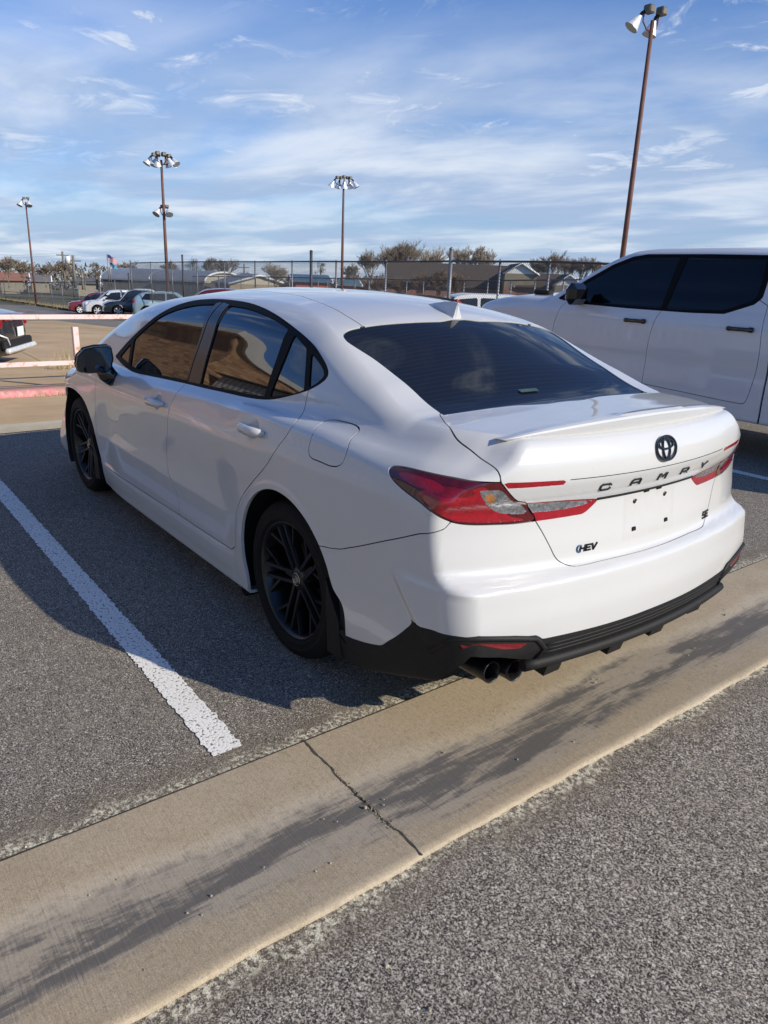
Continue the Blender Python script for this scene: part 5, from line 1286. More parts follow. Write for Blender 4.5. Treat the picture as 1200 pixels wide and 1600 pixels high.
flood_pole(b, t[2]-b[2], hd([(-.72, 0, Y0+2.2, .55), (-.42, .3, Y0+2.6, .4), (-.15, -.4, Y0+.4, .35), (.22, .3, Y0-.6, .4), (.48, -.3, Y0-1.2, .5), (.72, .2, Y0-2.0, .7)]), 'floodlight pole with six lamps on top and two lower ones', .11, lower=((at(256, 330, D)[2]-b[2]), hd([(-.24, 0, Y0+2.6, .7), (.28, 0, Y0-2.6, .7)])), sc=.78)
D = 62; b = at(534, 452, D); b = np.array([b[0], b[1], gz(b[0], b[1])]); t = at(534, 285, D)
flood_pole(b, t[2]-b[2], hd([(-.72, 0, Y0+1.6, .45), (-.34, .3, Y0+.7, .4), (.05, -.3, Y0, .3), (.42, .2, Y0-.7, .4), (.74, 0, Y0-1.6, .5)]), 'floodlight pole with five lamps standing behind the sedan roof', .12, sc=.88)
D = 24; b = at(971, 402, D); b = np.array([b[0], b[1], -.3]); t = at(1020, 32, D)
b2 = np.array([t[0], t[1], -.3])
flood_pole(b2, t[2]-b2[2], hd([(-.42, -.1, Y0+1.6, .62), (.30, .3, Y0+1.5, .28)]), 'tall rusty floodlight pole rising from behind the pickup cab', .085, sc=.66)
# ---------------------------------------------------------------- distant vehicles
KIND = dict(
 sedan=dict(L=4.7, W=1.8, R=.33, ax=(1.35, -1.4), roof=[(-2.4, .85), (-1.95, .98), (-1.3, 1.18), (-.7, 1.40), (0, 1.45), (.5, 1.40), (1.1, 1.12), (1.6, .8)], top=[(-2.4, .92), (-1.8, 1.0), (-1.2, .98), (.9, .93), (1.4, .88), (2.1, .74), (2.4, .6)], gc=.22,
   win=[[(-1.15, 1.0), (.15, .97), (.15, 1.34), (-.6, 1.33)], [(.22, .97), (1.05, .96), (.5, 1.31), (.22, 1.34)]]),
 hatch=dict(L=4.3, W=1.75, R=.33, ax=(1.25, -1.3), roof=[(-2.2, .9), (-2.0, 1.12), (-1.75, 1.32), (-1.2, 1.45), (-.2, 1.50), (.3, 1.46), (.9, 1.15), (1.5, .8)], top=[(-2.2, .90), (-1.9, .98), (.8, .92), (1.2, .90), (1.9, .74), (2.2, .6)], gc=.22,
   win=[[(-1.62, 1.02), (-.25, .98), (-.25, 1.40), (-1.35, 1.36)], [(-.18, .98), (.85, .96), (.25, 1.38), (-.18, 1.41)]]),
 suv=dict(L=4.8, W=1.88, R=.37, ax=(1.45, -1.4), roof=[(-2.4, 1.0), (-2.3, 1.5), (-2.15, 1.72), (-1.2, 1.80), (0, 1.80), (.5, 1.72), (1.1, 1.3), (1.6, .9)], top=[(-2.4, 1.02), (-2.2, 1.10), (.9, 1.08), (1.3, 1.08), (2.1, .98), (2.4, .8)], gc=.27,
   win=[[(-2.1, 1.15), (-1.25, 1.13), (-1.25, 1.64), (-2.02, 1.60)], [(-1.15, 1.13), (-.3, 1.12), (-.3, 1.66), (-1.15, 1.65)], [(-.2, 1.12), (.95, 1.11), (.45, 1.60), (-.2, 1.66)]]),
 pickup=dict(L=5.6, W=1.95, R=.39, ax=(1.8, -1.65), roof=[(-2.8, .5), (-.75, 1.0), (-.68, 1.70), (-.3, 1.82), (.5, 1.83), (.95, 1.75), (1.5, 1.25), (1.9, .9)], top=[(-2.8, 1.12), (-.8, 1.13), (1.3, 1.13), (2.3, 1.05), (2.75, .85)], gc=.30,
   win=[[(-.55, 1.18), (.15, 1.17), (.15, 1.68), (-.5, 1.66)], [(.25, 1.17), (1.30, 1.17), (.85, 1.64), (.25, 1.68)]]))
FARW = {}
def far_car(kind, pos, heading, paint, label, name='parked_car', cat='car', rim=None, scale=1., roofbox=False, nz=46, z=None, plate=False, lightm=None):
    K = KIND[kind]; roof = spl(*K['roof']); top = spl(*K['top']); W = K['W']/2; Lh = K['L']/2; gc = K['gc']
    prof = spl((gc-.05, .14), (gc+.06, .05), (.45, .015), (.6, .0), (.78, .005), (.95, .03), (1.1, .07), (1.3, .14)); gp = spl((.8, W-.05), (1.0, W-.10), (1.4, W-.24), (1.8, W-.30), (2.2, W-.6))
    def F(P):
        x, y, z_ = P[:, 0], np.abs(P[:, 1]), P[:, 2]
        w = W-prof(z_)-.10*sstep(Lh-1.0, Lh, np.abs(x))
        f = smax(y-w, (z_-top(x)+.05*(y/W)**2)*.95, .06); g = smax(y-gp(z_), (z_-roof(x)+.04*(y/W)**2)*.8, .07)
        f = smin(f, g, .03); f = smax(f, (np.abs(x)-Lh+.10*y**2+.35*np.maximum(y-W+.35, 0)**2+.10*np.maximum(z_-.6, 0)), .08)
        return smax(f, gc-z_, .03)
    s = scale; g0 = gz(pos[0], pos[1]) if z is None else z
    root = empty(name, (pos[0], pos[1], g0), heading, label=label, cat=cat); root.scale = (s, s, s)
    base_ = shell(F, -Lh+.9, Lh-.9, .7, 10, 56, 10, nz, vmin=-40); base_['E'] = []
    for cx in K['ax']: base_ = clip(base_, lambda V: np.where(V[:, 1] > .4, np.hypot(V[:, 0]-cx, V[:, 2]-K['R'])-K['R']-.055, 1.), 1)
    zb = min(p[1] for w_ in K['win'] for p in w_); zr = max(p[1] for p in K['roof'])
    rest = base_; wins = []
    for w_ in K['win']:
        g_, rest = panel(rest, fXZ(w_, lambda V: .3-V[:, 1]), 0); wins.append(g_)
    wy = W-.30
    fw, rest = panel(rest, fYZ([(-1, zb+.05), (wy+.12, zb+.05), (wy, zr-.14), (-1, zr-.12)], lambda V: K['win'][-1][1][0]-.75-V[:, 0] if kind != 'pickup' else .95-V[:, 0]), 0)
    xr = min(p[0] for p in K['win'][0])
    rw, rest = panel(rest, fYZ([(-1, zb+.05), (wy+.08, zb+.05), (wy-.04, zr-.14), (-1, zr-.12)], lambda V: V[:, 0]-xr+.12), 0)
    from_m('body', both(rest), paint, root)
    inn = shell(lambda P_: F(P_)+.02, -Lh+.9, Lh-.9, .7, 6, 24, 6, 24, vmin=-40)
    for cx in K['ax']: inn = clip(inn, lambda V: np.where(V[:, 1] > .4, np.hypot(V[:, 0]-cx, V[:, 2]-K['R'])-K['R']-.08, 1.), 1)
    from_m('inner_shell', both(inn), MT['dark_void'], root)
    if len(fw['F']): from_m('windshield', both(push(fw, -.004)), MT['tint_far'], root)
    if len(rw['F']): from_m('rear_window', both(push(rw, -.004)), MT['tint_far'], root)
    for w_ in wins:
        for mi in (0, 1): from_m('side_window', mirror_m(w_) if mi else w_, MT['tint_far'], root)
    for sd_ in (1, -1):
        for cx in K['ax']:
            R_ = K['R']; T = Matrix.Translation((cx, sd_*(W-.13), R_))@Matrix.Rotation(-sd_*math.pi/2, 4, 'X')
            we = bpy.data.objects.new('wheel', None); COL.objects.link(we); we.parent = root
            MB().lathe([(R_*.66, -.10), (R_-.02, -.11), (R_, -.07), (R_, .07), (R_-.02, .10), (R_*.68, .11)], 24, T).build('tyre', MT['rubber'], we)
            r_ = MB(); r_.lathe([(R_*.68, .10), (R_*.62, .06), (R_*.60, .02)], 24, T); r_.lathe([(.001, .07), (R_*.18, .07), (R_*.2, .02)], 12, T)
            for k in range(6):
                a = k*math.pi/3; r_.box((0, 0, 0), (R_*.5, R_*.22, .03), M=T@Matrix.Rotation(a, 4, 'Z')@Matrix.Translation((R_*.38, 0, .05)))
            r_.build('rim', rim or MT['alu'], we); MB().lathe([(.001, 0), (R_*.64, 0)], 20, T).build('brake_drum', MT['dark_void'], we)
        lz = top(np.array([Lh-.1]))[()] if False else .72
        for (xx, m_, nm) in ((Lh-.17, MT['clear_lens'], 'headlight'), (-Lh+.13, MT['red_lens'], 'taillight')):
            l_ = MB(); zz = .70 if xx > 0 else (.92 if kind != 'sedan' else .80)
            l_.box((xx, sd_*(W-.24), zz), (.16, .30, .14 if xx > 0 else .22), bev=.03, rz=0); l_.build(nm, m_, root)
        mr = MB(); mr.box((K['win'][-1][1][0]-.1, sd_*(W+.07), zb+.08), (.10, .20, .13), bev=.03); mr.build('side_mirror', MT['gloss_black'] if kind != 'hatch' else paint, root)
    b_ = MB(); b_.box((-Lh+.02, 0, .42), (.10, 1.5, .16), bev=.03); b_.build('bumper', MT['matt_black'] if kind != 'pickup' else MT['alu'], root)
    return root
def ground_at(px, D):
    p = at(px, 430, D); return (p[0], p[1])
C_ = lambda n, c, m=0.: mat(n, c, .3, metal=m, coat=1., var=(4, .03))
black_p = C_('black_car_paint', (.012, .013, .016)); red_p = C_('dark_red_paint', (.11, .010, .015), .2); blue_p = C_('pale_blue_paint', (.36, .50, .56), .3); white_p = C_('far_white_paint', (.74, .74, .73)); maroon_p = C_('maroon_paint', (.16, .02, .03)); grey_p = C_('grey_paint', (.16, .17, .18), .3)
import time as _t
def place(kind, px, D, head_deg, paint, label, **kw):
    x, y = ground_at(px, D); return far_car(kind, (x, y), math.radians(head_deg), paint, label, **kw)
# black crossover at the left edge: tail at right
_T = ground_at(12, 15.6); _h = math.radians(61)
sv = far_car('sedan', (_T[0]+2.3*math.cos(_h), _T[1]+2.3*math.sin(_h)), _h, black_p, 'black sloping-tailed car with silver lower bumper and white number plate at the left edge', name='parked_car', scale=1.0)
e = MB(); e.box((-2.40, 0, .33), (.10, 1.55, .09), bev=.03); e.build('skid_plate', MT['alu'], sv)
e = MB(); e.box((-2.375, -.12, .62), (.02, .32, .17), bev=.004); pl_ = e.build('number_plate', mat('plate_white', (.72, .76, .76), .5, var=(9, .04)), sv)
e = MB(); e.tube([(-2.28, .80, .62), (-2.37, .62, .55), (-2.38, .55, .42)], .016, 6); e.build('bumper_trim', MT['alu'], sv)
e = MB(); e.box((-2.36, 0, .86), (.04, 1.2, .05), bev=.01); e.build('light_bar', MT['red_lens'], sv)
# dark red car close behind the sedan's bonnet, facing left
place('hatch', 338, 27, 66, red_p, 'dark red car facing left, seen over the sedan bonnet and roof', scale=1.02)
place('hatch', 264, 47, -113, blue_p, 'pale blue hatchback parked just beyond the fence', rim=MT['white'])
wp = place('suv', 180, 52, 78, white_p, 'white car with dark windows half hidden by the black trailer', scale=.88)
place('pickup', 222, 49, 75, black_p, 'black pickup with white wheels parked beyond the fence', name='pickup_truck', cat='truck', rim=MT['white'], scale=.86)
place('suv', 150, 56, 72, maroon_p, 'maroon car at the left end of the row beyond the fence', scale=.80)
place('pickup', 226, 60, 70, white_p, 'white pickup cab showing above the pale blue hatchback', name='pickup_truck', cat='truck', scale=.95)
place('pickup', 352, 46, 65, white_p, 'white work truck showing above the sedan roof, left part', name='pickup_truck', cat='truck', scale=.92)
place('suv', 420, 40, 60, white_p, 'white car roof just above the sedan roof, left of the tall fence post', scale=.72)
place('suv', 478, 38, 50, white_p, 'white car roof just above the sedan roof beside the tall fence post', scale=.70)
place('suv', 612, 30, 40, grey_p, 'dark grey vehicle roof just above the sedan roof, middle', scale=.78)
w2 = place('suv', 732, 21.5, 62, white_p, 'white sport utility vehicle behind the fence post, dark side window visible', scale=.80)
tr = empty('utility_trailer', tuple(gnd(172, 485)), math.radians(75), label='black mesh-sided trailer in front of the white car', cat='trailer')
e = MB(); e.box((0, 0, .95), (2.1, 1.4, .95), bev=.04); e.build('trailer_box', mat('trailer_mesh', (.022, .024, .023), .8, var=(20, .5), bump=(60, .5)), tr)
for s_ in (1, -1): MB().lathe([(.001, -.08), (.30, -.08), (.30, .08), (.001, .08)], 20, Matrix.Translation((0, s_*.78, .30))@Matrix.Rotation(math.pi/2, 4, 'X')).build('wheel', MT['rubber'], tr)
rk = empty('roof_rack_load', (0, 0, 0), label='red bundle with dark slats on a rack, left of the white sport utility vehicle', cat='rack')
p0 = at(655, 461, 17); p1 = at(712, 470, 17)
e = MB()
for k in range(9):
    q = p0*(1-k/8)+p1*k/8; e.box(tuple(q+np.array([0, 0, -.02])), (.10, .9, .03), rz=.3)
e.build('rack_slats', MT['matt_black'], rk); q = at(714, 466, 17); e = MB(); e.add([tuple(q+np.array(v)) for v in ((-.14, .12, -.17), (.14, .10, -.17), (.14, -.16, -.17), (-.14, -.15, -.17), (0, 0, -.01))], [(0, 1, 4), (1, 2, 4), (2, 3, 4), (3, 0, 4), (3, 2, 1, 0)]); e.build('red_bundle', mat('red_cloth', (.45, .05, .06), .7, var=(8, .2)), rk)
# ---------------------------------------------------------------- distant buildings
def shingle(name, c): 
    m, nt, L, b = node_mat(name); tc = N(nt, 'ShaderNodeTexCoord'); n = tex(nt, L, tc.outputs['Object'], 'ShaderNodeTexNoise', 3, Detail=8, Roughness=.8); w = N(nt, 'ShaderNodeTexWave', bands_direction='Z'); L(tc.outputs['Object'], w.inputs[0]); w.inputs['Scale'].default_value = 2.2
    cc = ramp(nt, L, n.outputs[0], [(.3, tuple(v*.75 for v in c)), (.7, tuple(v*1.25 for v in c))]); cc = mixc(nt, L, mrange(nt, L, w.outputs[1], 0, .25, .3, 0), cc, tuple(v*.55 for v in c)); L(cc, b.inputs['Base Color']); b.inputs['Roughness'].default_value = .9; return m
BR = shingle('brown_shingles', (.085, .066, .050)); TAN = mat('tan_siding', (.27, .235, .165), .8, var=(2, .1)); RB = brick_mat('red_brick', (.36, .17, .12), (.28, .12, .08), (.45, .38, .32)); WT = mat('white_siding', (.78, .78, .76), .6, var=(3, .03))
def gable_house(name, pos, rz, L, W, zb, eave, ridge, wall_m, roof_m, gable_m, label, over=.5, low_m=None, low_h=1.0, arched=False):
    root = empty(name, (pos[0], pos[1], zb), rz, label=label, cat='building')
    w = MB(); w.box((0, 0, eave/2-.5), (L, W, eave+1)); w.build('wall', wall_m, root)
    if low_m: w = MB(); w.box((0, 0, low_h/2-.5), (L+.12, W+.12, low_h+1)); w.build('brick_base', low_m, root)
    # gable ends
    for s in (1, -1):
        g = MB(); 
        if arched: pts = [(W/2*math.cos(a), (ridge-eave)*math.sin(a)) for a in np.linspace(0, math.pi, 13)]
        else: pts = [(W/2, 0), (0, ridge-eave), (-W/2, 0)]
        g.prism([(p[0], eave+p[1]) for p in pts], s*(L/2)-.02, s*(L/2)+.04, Matrix(((0, 0, 1, 0), (1, 0, 0, 0), (0, 1, 0, 0), (0, 0, 0, 1)))); g.build('gable', gable_m, root)
    r = MB()
    if arched: pr = [((W/2+over)*math.cos(a), (ridge-eave+.1)*math.sin(a)) for a in np.linspace(0, math.pi, 17)]
    else: k = (ridge-eave)/(W/2); pr = [(W/2+over, -k*over), (0, ridge-eave+.0), (-W/2-over, -k*over)]
    n = len(pr); V = [(sx*(L/2+over), p[0], eave+p[1]+dz) for sx in (-1, 1) for dz in (.04, .22) for p in pr]
    F = []
    for i in range(n-1): F += [(n+i, n+i+1, 3*n+i+1, 3*n+i), (i+1, i, 2*n+i, 2*n+i+1), (i, i+1, n+i+1, n+i), (2*n+i+1, 2*n+i, 3*n+i, 3*n+i+1)]
    F += [(0, n, 3*n, 2*n), (n-1, 3*n-1, 4*n-1, 2*n-1)]
    r.add(V, F); r.build('roof', roof_m, root)
    tr_ = MB()
    for sx in (-1, 1): tr_.tube([(sx*(L/2+over+.03), p[0], eave+p[1]+.10) for p in pr], .13, 5)
    tr_.build('roof_trim', WT, root)
    return root
def px_house(name, pxa, pxb, D, ridge_y, eave_y, base_y, rz, **kw):
    """long building whose ridge runs between two sight lines"""
    a = at(pxa, ridge_y, D); b = at(pxb, ridge_y, D); c = (a+b)/2; zr = c[2]; ze = at((pxa+pxb)/2, eave_y, D)[2]; zb = at((pxa+pxb)/2, base_y, D)[2]
    return c, zr-zb, ze-zb, zb, np.linalg.norm((b-a)[:2]), math.atan2((b-a)[1], (b-a)[0])
# brown-roofed school building: long roof along the view, two cross wings whose white gables face the lot
def wing(pxc, wpx, D, apex_y, eave_y, base_y, deep, label, name='school_wing'):
    c = at(pxc, apex_y, D); d = (c-CAM)[:2]; d = d/np.linalg.norm(d); zb = at(pxc, base_y, D)[2]; Wd = wpx/FPX*D
    cc = c[:2]+d*deep/2; return gable_house(name, (cc[0], cc[1]), math.atan2(d[1], d[0])+.12, deep, Wd*.86, zb, at(pxc, eave_y, D)[2]-zb, c[2]-zb, TAN, BR, WT, label, over=Wd*.07, low_m=RB, low_h=at(pxc, eave_y+21, D)[2]-zb)
c, r_, e_, zb, LL, ang = px_house('', 610, 800, 138, 414, 447, 472, 0)
gable_house('long_building', (c[0], c[1]), ang, LL, 15, zb, e_, r_, TAN, BR, WT, 'long brown shingled building behind the thicket', low_m=RB, low_h=2.2)
wing(806, 54, 128, 412.5, 427.5, 470, 16, 'tan cross wing with the larger white gable and red brick foot')
c, r_, e_, zb, LL, ang = px_house('', 812, 884, 134, 429.5, 449, 474, 0)
gable_house('long_building', (c[0], c[1]), ang, LL, 12, zb, e_, r_, TAN, BR, WT, 'lower brown roofed part between the two white gables', low_m=RB, low_h=2.2)
wing(883, 46, 124, 430.5, 446, 474, 12, 'low wing with the smaller white gable, next to the pickup mirror')
# metal quonset halls
MR = mat('weathered_metal_roof', (.26, .28, .31), .45, metal=.35, var=(1.2, .15)); CG = mat('cream_gable', (.50, .46, .35), .7, var=(2, .1))
c, r_, e_, zb, LL, ang = px_house('', 196, 262, 105, 424, 438, 456, 0); gable_house('metal_hall', (c[0], c[1]), ang-.42, LL*1.15, 12, zb, e_, r_, mat('hall_wall', (.14, .13, .12), .8, var=(2, .2)), MR, CG, 'arched grey metal hall furthest left, cream end wall', arched=True, over=.2)
c, r_, e_, zb, LL, ang = px_house('', 272, 345, 95, 427, 440, 458, 0); gable_house('metal_hall', (c[0], c[1]), ang-.42, LL*1.15, 11, zb, e_, r_, mat('hall_wall_dark', (.09, .09, .09), .8, var=(2, .2)), MR, CG, 'arched grey metal hall right of the six-lamp pole', arched=True, over=.2)
c, r_, e_, zb, LL, ang = px_house('', 376, 408, 88, 431, 444, 456, 0); gable_house('house', (c[0], c[1]), ang-1.1, LL*1.6, 7, zb, e_, r_, mat('tan_wall', (.32, .26, .18), .8, var=(2, .1)), MR, CG, 'small tan house with a pale gable, left of the thicket', over=.3)
c, r_, e_, zb, LL, ang = px_house('', 458, 508, 90, 432, 440, 455, 0); gable_house('house', (c[0], c[1]), ang+.1, LL, 7, zb, e_, r_, mat('barn_red', (.42, .10, .08), .8, var=(2, .15)), mat('blue_metal_roof', (.10, .20, .28), .45, metal=.3, var=(2, .1)), WT, 'red building with a blue metal roof behind the fence', over=.4)
c, r_, e_, zb, LL, ang = px_house('', 528, 556, 96, 440, 446, 456, 0); gable_house('house', (c[0], c[1]), ang+.1, LL, 6, zb, e_, r_, mat('barn_red2', (.45, .12, .09), .8, var=(2, .15)), mat('teal_roof', (.12, .20, .24), .5, var=(2, .1)), WT, 'small red building with a teal roof beside the floodlight pole', over=.4)
for px, D, w, ry, ey, by, rc, lab in ((20, 130, 40, 428, 437, 447, (.28, .13, .09), 'low house with a rusty red roof at the far left'), (62, 140, 26, 432, 439, 446, (.16, .15, .15), 'grey roofed house in the far tree line'), (136, 125, 30, 436, 442, 452, (.12, .12, .12), 'low dark roofed house behind the parked row')):
    c, r_, e_, zb, LL, ang = px_house('', px-w/2, px+w/2, D, ry, ey, by, 0); gable_house('house', (c[0], c[1]), ang, LL, 7, zb, e_, r_, mat('far_wall', (.30, .26, .20), .8, var=(2, .1)), mat('far_roof', rc, .8, var=(2, .1)), CG, lab, over=.4)
# ---------------------------------------------------------------- trees
MT['bark'] = mat('bare_bark', (.25, .205, .16), .9, var=(6, .3)); MT['bark_pale'] = mat('pale_bark', (.24, .205, .16), .9, var=(6, .3)); MT['brush'] = mat('brown_brush', (.20, .145, .095), .95, var=(6, .4)); MT['evergreen'] = mat('evergreen_needles', (.035, .048, .020), .8, var=(2, .5)); MT['drygreen'] = mat('dry_cedar', (.095, .075, .045), .85, var=(2, .5)); MT['twig'] = mat('fine_twigs', (.32, .27, .21), .95, var=(6, .3))
def bare_tree(px, D, ybase, ytop, wpx, label, bark='bark', n0=5, seed=0, name='bare_tree', depth=6, low=.18, density=1.):
    R_ = random.Random(seed*17+int(px)); b = at(px, ybase, D); H_ = at(px, ytop, D)[2]-b[2]; Wd = wpx/FPX*D
    root = empty(name, (b[0], b[1], b[2]), R_.uniform(0, 6), label=label, cat='tree', group='bare trees behind the lot')
    tm = MB(); cm = MB(); D = float(D)
    th = max(.05, H_*.022)
    minr = .0009*D*(.30 if depth < 6 else .2)
    def grow(p, d, l, r, k):
        q = p+d*l*.5+Vector((R_.gauss(0, .05), R_.gauss(0, .05), 0))*l; e = p+d*l
        mb = tm if k <= 1 else cm
        mb.tube([p, q, e], [max(r, minr), max(r*.85, minr), max(r*.7, minr*.8)], 5 if k <= 1 else 3, cap=False)
        if k >= depth: return
        nb = 3
        for i in range(nb):
            a = R_.uniform(0, 6.28); sp = R_.uniform(.30, .75)*(Wd/H_)*1.25
            v = Vector((math.cos(a)*sp, math.sin(a)*sp, 0))
            nd = (d+v+Vector((0, 0, .10))).normalized(); t = R_.uniform(.55, 1.0)
            grow(p+d*l*t, nd, l*R_.uniform(.60, .85), r*.62, k+1)
    for i in range(n0):
        a = 6.28*i/n0+R_.uniform(-.4, .4); sp = R_.uniform(.12, .5)*(Wd/H_)
        grow(Vector((0, 0, H_*low*.6)), Vector((math.cos(a)*sp, math.sin(a)*sp, 1)).normalized(), H_*.345, th*.6, 1)
    tm.tube([(0, 0, -.3), (0, 0, H_*low*.7)], [th, th*.8], 7)
    tm.build('trunk', MT[bark], root); c = cm.build('crown', MT['twig' if bark == 'bark_pale' else bark], root)
    return root
def leaf_tree(px, D, ybase, ytop, wpx, label, m='evergreen', seed=0, conic=.6, n=1500, name='evergreen_tree', leaf=.20):
    R_ = random.Random(seed); b = at(px, ybase, D); H_ = at(px, ytop, D)[2]-b[2]; Wd = wpx/FPX*D/2
    root = empty(name, (b[0], b[1], b[2]), label=label, cat='tree'); t = MB(); t.tube([(0, 0, -.2), (0, 0, H_*.5), (0, 0, H_*.9)], [.18, .12, .03], 7); t.build('trunk', MT['bark'], root)
    c = MB(); cl = []
    for k in range(26):
        h = R_.uniform(.25, .97); a = R_.uniform(0, 6.28); rr = Wd*(1-conic*h)*R_.uniform(.3, .95); cl.append((rr*math.cos(a), rr*math.sin(a), h*H_, Wd*.34*(1.25-h*conic)))
    for i in range(n):
        x, y, z, r = cl[R_.randrange(len(cl))]; d = Vector((R_.gauss(0, 1), R_.gauss(0, 1), R_.gauss(0, .8))).normalized()*r*R_.random()**.4; p = Vector((x, y, z))+d; s = leaf*R_.uniform(.5, 1.3)*H_/6
        u = Vector((R_.gauss(0, 1), R_.gauss(0, 1), R_.gauss(0, 1))).normalized()*s; v = Vector((R_.gauss(0, 1), R_.gauss(0, 1), R_.gauss(0, 1))).normalized()*s; c.add([p, p+u, p+v*.6], [(0, 1, 2)])
    c.build('crown', MT[m], root); return root
for a in ((14, 110, 446, 403, 34, 'bare tree at the far left edge of the tree line'), (38, 120, 446, 409, 26, 'bare tree left of the two-lamp pole'), (72, 125, 446, 412, 34, 'bare tree right of the two-lamp pole'), (100, 120, 447, 411, 34, 'bare tree behind the twin utility poles'),
          (196, 130, 446, 409, 38, 'bare tree over the left end of the metal hall'), (268, 130, 444, 409, 26, 'bare tree behind the six-lamp pole'), (328, 120, 446, 407, 24, 'thin bare tree beside the dark evergreen'), (353, 95, 452, 407, 36, 'bare tree before the second metal hall')):
    bare_tree(a[0], a[1], a[2], a[3], a[4], a[5], seed=int(a[0]))
bare_tree(430, 80, 456, 410, 50, 'wide pale bare tree left of the tall fence post', 'bark_pale', 7, 3, low=.08)
bare_tree(548, 140, 454, 414, 30, 'thin bare tree right of the five-lamp pole', seed=9)
bare_tree(578, 150, 458, 397, 36, 'bare tree with a forked trunk left of the brown roof', seed=4)
bare_tree(612, 160, 458, 390, 44, 'pale bare tree rising left of the brown roof', 'bark_pale', 6, 5)
bare_tree(634, 152, 460, 376, 66, 'tallest bare tree, standing over the brown roof', seed=6, n0=7)
bare_tree(672, 158, 458, 392, 40, 'lower bare tree over the middle of the brown roof', 'bark_pale', seed=7)
bare_tree(722, 165, 458, 386, 44, 'bare tree behind the near end of the brown roof', 'bark_pale', seed=8)
bare_tree(752, 165, 458, 394, 40, 'small bare tree right of the tall round fence post', 'bark_pale', seed=11)
for a in ((842, 160, 458, 408, 26), (862, 155, 458, 400, 30), (884, 160, 458, 408, 28), (906, 160, 458, 406, 30), (928, 160, 458, 410, 26)):
    bare_tree(*a, 'bare tree between the white gables and the pickup, %s' % {842: 'leftmost of five', 862: 'tallest of five', 884: 'third of five', 906: 'fourth of five', 928: 'nearest the pickup windscreen'}[a[0]], seed=a[0])
leaf_tree(152, 105, 450, 411, 26, 'broad brown-green cedar left of the flagpoles', 'drygreen', 2, .75, 1600)
leaf_tree(303, 100, 448, 404, 30, 'dark rounded evergreen above the metal hall', 'evergreen', 3, .45, 2200)
leaf_tree(501, 95, 452, 409, 28, 'reddish brown cedar behind the tall fence post', 'drygreen', 4, .65, 1500)
leaf_tree(130, 100, 450, 420, 14, 'small dark evergreen right of the utility poles', 'evergreen', 5, .7, 700)
leaf_tree(470, 100, 446, 429, 18, 'low round evergreen above the blue roof', 'evergreen', 6, .3, 500)
# brown scrub in front of the long building
for i, (px, w, yt) in enumerate(((562, 34, 432), (592, 36, 428), (624, 40, 430), (655, 40, 420), (684, 46, 417), (712, 30, 424), (540, 24, 438), (425, 40, 436))):
    bare_tree(px, 100, 470, yt, w, 'leafless brown thicket before the long building, %s' % ('far left', 'second from left', 'left of the white wire post', 'middle', 'tallest, left of the round post', 'by the round post', 'beside the floodlight pole', 'below the pale tree')[i], 'brush', 9, 40+i, name='thicket', low=.02, depth=5)
# low far-off wood along the skyline, beyond anything countable
wd_ = MB(); R_ = random.Random(5)
for i in range(15000):
    px = R_.uniform(-160, 1000); D = R_.uniform(175, 240); lo_ = 414+4*math.sin(px*.045)+3*math.sin(px*.11+1) if px < 215 else 436+4*math.sin(px*.03)+3*math.sin(px*.11+1)
    p = Vector(at(px, lo_+(454-lo_)*R_.random()**.7, D)); s = R_.uniform(.25, .75)
    u = Vector((R_.gauss(0, .6), R_.gauss(0, .6), R_.uniform(.3, 1))).normalized()*s*2; v = Vector((R_.gauss(0, 1), R_.gauss(0, 1), R_.gauss(0, .6))).normalized()*s; wd_.add([p, p+u, p+v], [(0, 1, 2)])
tag(wd_.build('far_wood', mat('far_wood', (.15, .12, .080), .95, var=(.1, .4))), kind='stuff')
# ---------------------------------------------------------------- poles and flags
def upole(px, D, yb, yt, r, label, m='bark', arms=(), name='utility_pole'):
    b = at(px, yb, D); H_ = at(px, yt, D)[2]-b[2]; root = empty(name, tuple(b), YAW, label=label, cat='pole'); MB().tube([(0, 0, 0), (0, 0, H_)], [r, r*.7], 8).build('pole', MT[m], root)
    for h in arms: a = MB(); a.box((0, 0, H_-h), (.12, 1.8, .12)); a.build('crossarm', MT[m], root)
    return root
MT['grey_wood'] = mat('grey_wood', (.16, .15, .135), .85, var=(4, .2))
upole(102.5, 120, 450, 393, .20, 'thin utility pole left of the fence corner', 'grey_wood', (.5, 1.6)); p2_ = upole(118, 95, 450, 399, .20, 'utility pole with pale transformer cans', 'grey_wood', (.6,)); upole(382, 130, 446, 412, .16, 'distant utility pole above the tan house', 'grey_wood', (.6, 1.5))
e = MB(); e.lathe([(.001, 0), (.28, 0), (.28, .8), (.001, .8)], 12, Matrix.Translation((-.3, .5, at(118, 412, 95)[2]-at(118, 450, 95)[2]))); e.build('transformer', MT['white'], p2_)
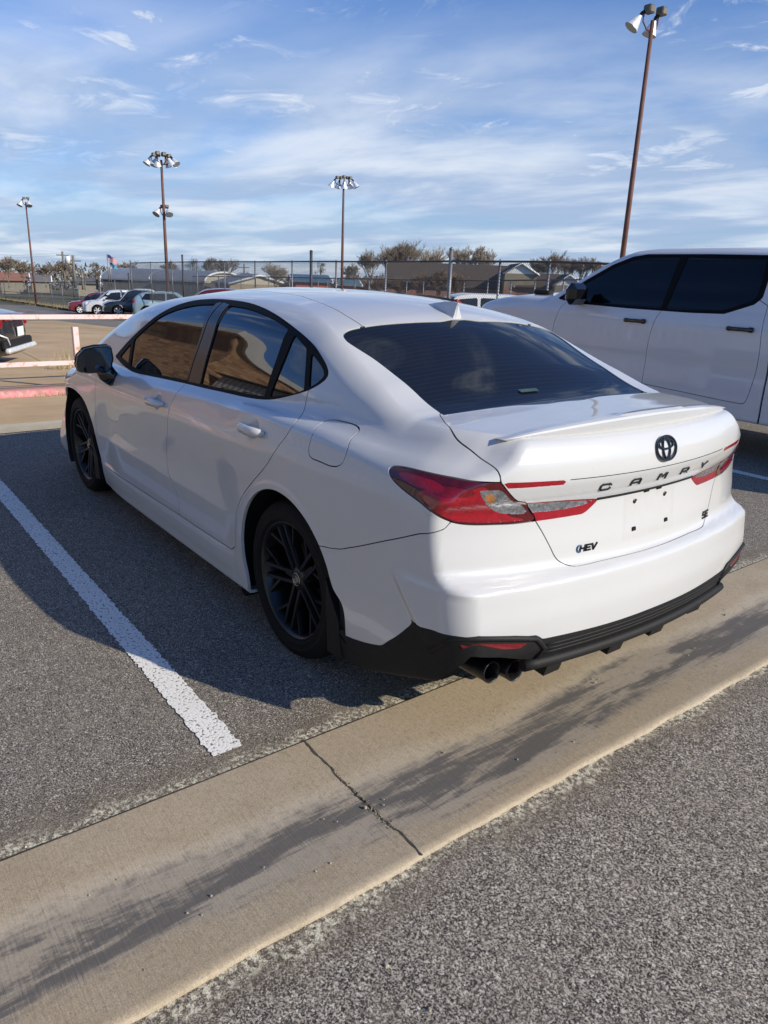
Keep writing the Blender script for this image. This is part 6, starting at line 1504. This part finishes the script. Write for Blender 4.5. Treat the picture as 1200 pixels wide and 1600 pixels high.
w_ = empty('power_line', (0, 0, 0), label='thin power lines crossing the sky at far left', cat='wire')
for k, (ya, yb_) in enumerate(((394, 399), (398, 402))):
    a = at(-60, ya, 125); b = at(102, ya+1, 120); c = at(118, yb_+2, 95); mb = MB(); mb.tube([a, a*.5+b*.5+np.array([0, 0, -.4]), b, c], .012, 3); mb.build('cable', MT['galv'], w_)
fp = upole(171, 85, 448, 397, .07, 'tall flagpole flying a red, white and blue flag', 'galv', name='flagpole'); fp2 = upole(174.5, 85, 448, 409, .06, 'shorter flagpole beside it with a small blue flag', 'galv', name='flagpole')
def flag(parent, z, L_, h, cols, seed=1):
    """cols(u, v) -> material slot; waves as it hangs in the wind"""
    nx, nz_ = 26, 13; mb = MB(); V = []
    for i in range(nx+1):
        for j in range(nz_+1):
            u = i/nx; v = j/nz_; V.append((.12*math.sin(u*7+v)*u, -L_*u*.92, z-h*v-.75*u*u*h*.9+.06*math.sin(u*9)))
    for i in range(nx):
        for j in range(nz_): mb.add([V[i*(nz_+1)+j], V[(i+1)*(nz_+1)+j], V[(i+1)*(nz_+1)+j+1], V[i*(nz_+1)+j+1]], [(0, 1, 2, 3)], cols(i/nx, j), True)
    return mb
fl = flag(fp, at(171, 398.5, 85)[2]-at(171, 448, 85)[2], 1.0, .62, lambda u, j: 2 if (u < .4 and j < 7) else (0 if j % 2 == 0 else 1))
o = fl.build('national_flag', [mat('flag_red', (.50, .04, .06), .7, var=(5, .1)), mat('flag_white', (.72, .68, .68), .7, var=(5, .05)), mat('flag_blue', (.03, .05, .18), .7, var=(5, .1))], None)
o.location = fp.location; o.rotation_euler = fp.rotation_euler; tag(o, 'red, white and blue striped flag flying from the taller flagpole', 'flag')
fl = flag(fp2, at(174, 411, 85)[2]-at(174, 448, 85)[2], .75, .42, lambda u, j: 0); o = fl.build('state_flag', [mat('flag_sky', (.10, .28, .42), .7, var=(5, .1))], None); o.location = fp2.location; o.rotation_euler = fp2.rotation_euler; tag(o, 'small pale blue flag flying from the shorter flagpole', 'flag')
